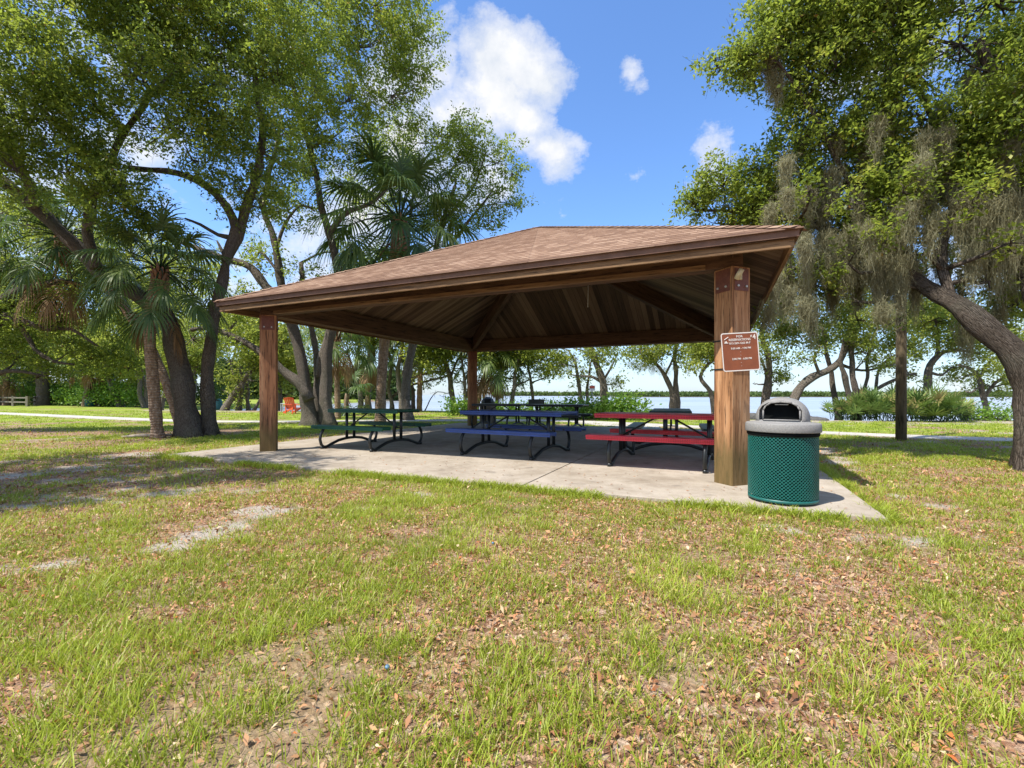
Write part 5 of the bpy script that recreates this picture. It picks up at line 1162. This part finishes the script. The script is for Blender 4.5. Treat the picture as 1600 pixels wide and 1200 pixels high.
# ---------------------------------------------------------------- grass and litter
def in_slab(x,y,m=0.0):
    a,b=to_local(x,y); return np.maximum(np.abs(a),np.abs(b))<SLAB+m
def scatter(y0,y1,n):
    y=np.sqrt(y0*y0+(y1*y1-y0*y0)*RNG.random(n)); x=(RNG.random(n)*2-1)*(y*1.16+.7); return x,y
def grass():
    out=[];vv=[]
    for y0,y1,dens,per,h,w,sp in ((1.15,2.2,9500,7,.060,.0050,.030),(2.2,3.6,8800,7,.058,.0054,.033),(3.6,5.5,5800,7,.057,.0064,.04),(5.5,8.5,2500,8,.057,.0092,.05),(8.5,13,900,9,.06,.014,.07),(13,20,220,8,.06,.022,.10),(20,33,60,8,.06,.035,.15)):
        area=(y1*y1-y0*y0)*1.16+1.4*(y1-y0); nt=int(area*dens/per); x,y=scatter(y0,y1,nt)
        g,s,l=masks(x,y); det=fbm(x*4.2,y*4.2,77,3); keep=RNG.random(nt)<np.clip((g*1.0*sstep(.30,.58,det)+.20)*(1-s),0,1)
        x=x[keep];y=y[keep];det=det[keep]; m=len(x)
        k=RNG.integers(max(3,per-5),per+6,m); idx=np.repeat(np.arange(m),k); n=len(idx)
        bx=x[idx]+RNG.normal(size=n)*sp; by=y[idx]+RNG.normal(size=n)*sp
        big=fbm(x*1.1,y*1.1,5,3)
        hh=h*(.45+.9*RNG.random(n))*(.55+.9*big[idx])*(.75+.5*RNG.random(m))[idx]; ww=w*(.45+.7*RNG.random(n))
        ok=~in_slab(bx,by,-.0)&(by<shore(bx)-1.2); 
        if y1>8: ok&=path_d(bx,by)>.72
        bx,by,hh,ww,idx=bx[ok],by[ok],hh[ok],ww[ok],idx[ok]; n=len(bx)
        az=RNG.random(n)*6.283; out_az=np.arctan2(by-y[idx],bx-x[idx]); az=np.where(RNG.random(n)<.6,out_az+RNG.normal(size=n)*.6,az)
        lean=.25+.75*RNG.random(n); d=np.stack([np.cos(az),np.sin(az)],1)
        z0=hgt(bx,by)-.004; rows=4; P=np.zeros((n,rows,3))
        for i,t in enumerate(np.linspace(0,1,rows)):
            rr=hh*lean*(t**1.7)*.95; zz=hh*(t-.28*lean*t*t)
            P[:,i,0]=bx+d[:,0]*rr; P[:,i,1]=by+d[:,1]*rr; P[:,i,2]=z0+zz
        sa=az+1.57+RNG.normal(size=n)*.5; sd=np.stack([np.cos(sa),np.sin(sa),np.zeros(n)],1)
        V=strip_lines(P,ww[:,None]*np.array([.8,1,.75,.10])[None,:],sd); out.append(V)
        tv=(.45+(big-.5)*.5+RNG.normal(size=m)*.12)[idx] if False else (.46+(big[idx]-.5)*.5+(RNG.normal(size=m)*.11)[idx]+RNG.normal(size=n)*.13)
        dry=RNG.random(n)>.95; vv.append(np.where(dry,1.0,np.clip(tv,0,.95)))
    # taller fringe along the front edges of the pad
    V=np.concatenate(out); v=np.concatenate(vv); print('grass blades',len(V))
    o=link('grass',quad_mesh('grass',V,1,v,strip=4),M_GRASS); tag(o,'bright green grass blades growing over the lawn','grass',kind='stuff')
    n=2600; a=(RNG.random(n)*2-1)*SLAB; e=RNG.random(n)
    side=RNG.random(n)<.72; la=np.where(side,a,SLAB+.02+np.abs(RNG.normal(size=n))*.04); lb_=np.where(side,-SLAB-.02-np.abs(RNG.normal(size=n))*.05,-np.abs(a)*1.0)
    wx=PC[0]+E1[0]*la+E2[0]*lb_; wy=PC[1]+E1[1]*la+E2[1]*lb_
    dn=fbm(wx*1.6,wy*1.6,41,3)>.42; wx=wx[dn];wy=wy[dn]; m=len(wx); k=6; bx=np.repeat(wx,k)+RNG.normal(size=m*k)*.035; by=np.repeat(wy,k)+RNG.normal(size=m*k)*.035; n=len(bx)
    az=RNG.random(n)*6.283; hh=.10*(.5+.8*RNG.random(n)); lean=.3+.7*RNG.random(n); P=np.zeros((n,4,3))
    for i,t in enumerate(np.linspace(0,1,4)):
        rr=hh*lean*(t**1.7); P[:,i,0]=bx+np.cos(az)*rr; P[:,i,1]=by+np.sin(az)*rr; P[:,i,2]=GZ-.005+hh*(t-.25*lean*t*t)
    V=strip_lines(P,(.008*(.7+.6*RNG.random(n)))[:,None]*np.array([.8,1,.75,.1])[None,:])
    o=link('edge_grass',quad_mesh('edge_grass',V,1,np.clip(.55+RNG.normal(size=n)*.18,0,1),strip=4),M_GRASS); tag(o,'longer grass fringe overhanging the front edge of the concrete pad','grass',kind='stuff')
grass()
def litter():
    out=[];vv=[]
    for y0,y1,dens,size in ((1.15,3,2300,.038),(3,5.5,1500,.042),(5.5,9,700,.048),(9,14,260,.06)):
        area=(y1*y1-y0*y0)*1.16+1.4*(y1-y0); n=int(area*dens); x,y=scatter(y0,y1,n); g,s,l=masks(x,y)
        keep=(RNG.random(n)<np.clip(.2+l*.8+.25*(1-g),0,1)*(1-.85*s))&~in_slab(x,y,.02); x=x[keep];y=y[keep]; n=len(x)
        P=np.stack([x,y,hgt(x,y)+.004+RNG.random(n)*.012],1); V=leaves_at(P,size*(.34+.75*RNG.random(n)**1.8),.40,1.6); 
        V[:,1,2]+=.005; V[:,3,2]+=.006; V[:,:,2]=np.maximum(V[:,:,2],(hgt(x,y)+.002)[:,None])
        out.append(V); vv.append(np.clip(.5+RNG.normal(size=n)*.24,0,1))
    V=np.concatenate(out); print('litter',len(V)); o=link('leaf_litter',quad_mesh('leaf_litter',V,1,np.concatenate(vv)),M_LITTER); tag(o,'brown and tan fallen oak leaves strewn between the grass','leaf litter',kind='stuff')
    # a few leaves blown on the pad
    n=420; a=(RNG.random(n)*2-1)*SLAB*.97; b=-SLAB+np.abs(RNG.normal(size=n))*1.2; p=[to_world(u,v) for u,v in zip(a,b)]; P=np.array(p); P[:,2]=.006
    V=leaves_at(P,.035,.42,3.0); V[:,:,2]=np.clip(V[:,:,2],.004,.014)
    o=link('pad_leaves',quad_mesh('pad_leaves',V,1,RNG.random(n)*.6),M_LITTER); tag(o,'scattered dry leaves lying on the concrete pad','leaf litter',kind='stuff')
litter()
# ---------------------------------------------------------------- sky, sun, camera
SUN=Vector((-.52,-.33,1.0)).normalized()
def build_world():
    w=bpy.data.worlds.new('World'); SC.world=w; w.use_nodes=True; nt=w.node_tree; nt.nodes.clear()
    t=NT.__new__(NT); t.t=nt; t.m=None
    out=t.n('ShaderNodeOutputWorld'); bg=t.n('ShaderNodeBackground'); bg.inputs['Strength'].default_value=SKYS
    sky=t.n('ShaderNodeTexSky'); sky.sky_type='NISHITA'; sky.sun_disc=False; sky.sun_elevation=math.asin(SUN.z); sky.sun_rotation=math.atan2(SUN.x,SUN.y); sky.air_density=1.0; sky.dust_density=.6; sky.ozone_density=2.2
    d=t.coord('Generated')
    nz=t.n('ShaderNodeTexNoise'); nz.inputs['Scale'].default_value=5.5; nz.inputs['Detail'].default_value=10; nz.inputs['Roughness'].default_value=.66; t.l(t.map(d,(1,1,1.5)),nz.inputs['Vector'])
    nz2=t.n('ShaderNodeTexNoise'); nz2.inputs['Scale'].default_value=14; nz2.inputs['Detail'].default_value=6; nz2.inputs['Roughness'].default_value=.6; t.l(d,nz2.inputs['Vector'])
    fac=None
    CL=[(655,110,.10,.9),(690,175,.10,.75),(640,230,.12,.9),(770,95,.075,1),(820,105,.07,1.05),(790,150,.08,.9),(830,190,.06,.85),(865,240,.055,1),(700,240,.10,.9),(730,130,.07,.6),(850,140,.06,.9),(560,330,.13,.8),(470,400,.13,.9),(380,440,.12,.8),(330,420,.1,.6),
        (985,112,.035,.8),(1000,130,.025,.6),(1112,225,.062,1),(1095,245,.035,.7),(720,320,.09,.6),(780,280,.05,.5),(1540,330,.06,.4),(1450,300,.05,.5),(250,250,.2,.5),(60,180,.15,.4),(1350,80,.2,.45),
        (-400,300,.4,.6),(2000,200,.4,.6)]
    FILL_CLOUDS=[((.6,-1,.5),.55,.85),((-.7,-1,.45),.5,.85),((0,-1,1.1),.5,.8),((1.2,-.4,.7),.45,.7),((-1.3,-.5,.8),.45,.7),((.2,-.3,1.5),.35,.6)]  # unseen clouds behind the camera, added as white fill for the shaded sides
    for px,py,r,k in CL+[(None,b[0],b[1],b[2]) for b in FILL_CLOUDS]:
        v=(Vector(py) if px is None else Vector(((px-800)/F,1,(617-py)/F))).normalized()
        dp=t.n('ShaderNodeVectorMath',operation='DISTANCE'); nrm=t.n('ShaderNodeVectorMath',operation='NORMALIZE'); t.l(d,nrm.inputs[0]); t.l(nrm.outputs[0],dp.inputs[0]); dp.inputs[1].default_value=v
        m=t.math('MULTIPLY',t.math('SUBTRACT',1.0,t.math('DIVIDE',dp.outputs['Value'],r*1.35,clamp=True)),k)
        fac=m if fac is None else t.math('MAXIMUM',fac,m)
    a=t.math('ADD',t.math('MULTIPLY',fac,1.0),t.math('MULTIPLY',t.math('SUBTRACT',nz.outputs[0],.5),2.3))
    a=t.math('ADD',a,t.math('MULTIPLY',t.math('SUBTRACT',nz2.outputs[0],.5),.8))
    cl=t.ramp(a,[(.28,0.0),(.52,.55),(.95,1.0)])
    # veil of thin cloud low over the horizon
    sp=t.n('ShaderNodeSeparateXYZ'); t.l(d,sp.inputs[0])
    low=t.ramp(sp.outputs[2],[(0.0,.72),(.10,.45),(.22,.08),(.35,0.0)])
    nz3=t.n('ShaderNodeTexNoise'); nz3.inputs['Scale'].default_value=4; nz3.inputs['Detail'].default_value=6; t.l(t.map(d,(1,1,5)),nz3.inputs['Vector'])
    low=t.math('MULTIPLY',low,t.ramp(nz3.outputs[0],[(.3,.55),(.6,1.0)]))
    tint=t.mix(1.0,sky.outputs[0],(SKYT[0],SKYT[1],SKYT[2]),'MULTIPLY')
    base=t.mix(low,tint,(CLB*.84,CLB*.90,CLB*.98))
    cc=t.mix(t.ramp(nz2.outputs[0],[(.35,0.0),(.65,1.0)]),(CLB*.84,CLB*.90,CLB*1.0),(CLB*1.12,CLB*1.12,CLB*1.13))
    col=t.mix(cl,base,cc)
    t.l(col,bg.inputs[0]); t.l(bg.outputs[0],out.inputs[0])
SKYS=.15; SKYT=(.56,.72,.91); CLB=2.85
build_world()
L=bpy.data.lights.new('sun','SUN'); L.energy=3.5; L.angle=math.radians(.6); L.color=(1,.955,.88)
so=bpy.data.objects.new('sun',L); COL.objects.link(so); so.rotation_euler=SUN.to_track_quat('Z','Y').to_euler(); so.location=(0,0,30)
cam=bpy.data.cameras.new('camera'); cam.sensor_width=36; cam.lens=F/1600*36; cam.shift_y=17/1600; cam.clip_end=12000; cam.clip_start=.05
co=bpy.data.objects.new('camera',cam); COL.objects.link(co); co.location=(0,0,H); co.rotation_euler=(math.pi/2,0,0); SC.camera=co
vs=SC.view_settings; vs.view_transform='Standard'; vs.look='None'; vs.gamma=1; vs.exposure=1.12; vs.use_curve_mapping=False
SC.cycles.max_bounces=8; SC.cycles.diffuse_bounces=4; SC.cycles.transmission_bounces=4; SC.cycles.transparent_max_bounces=4
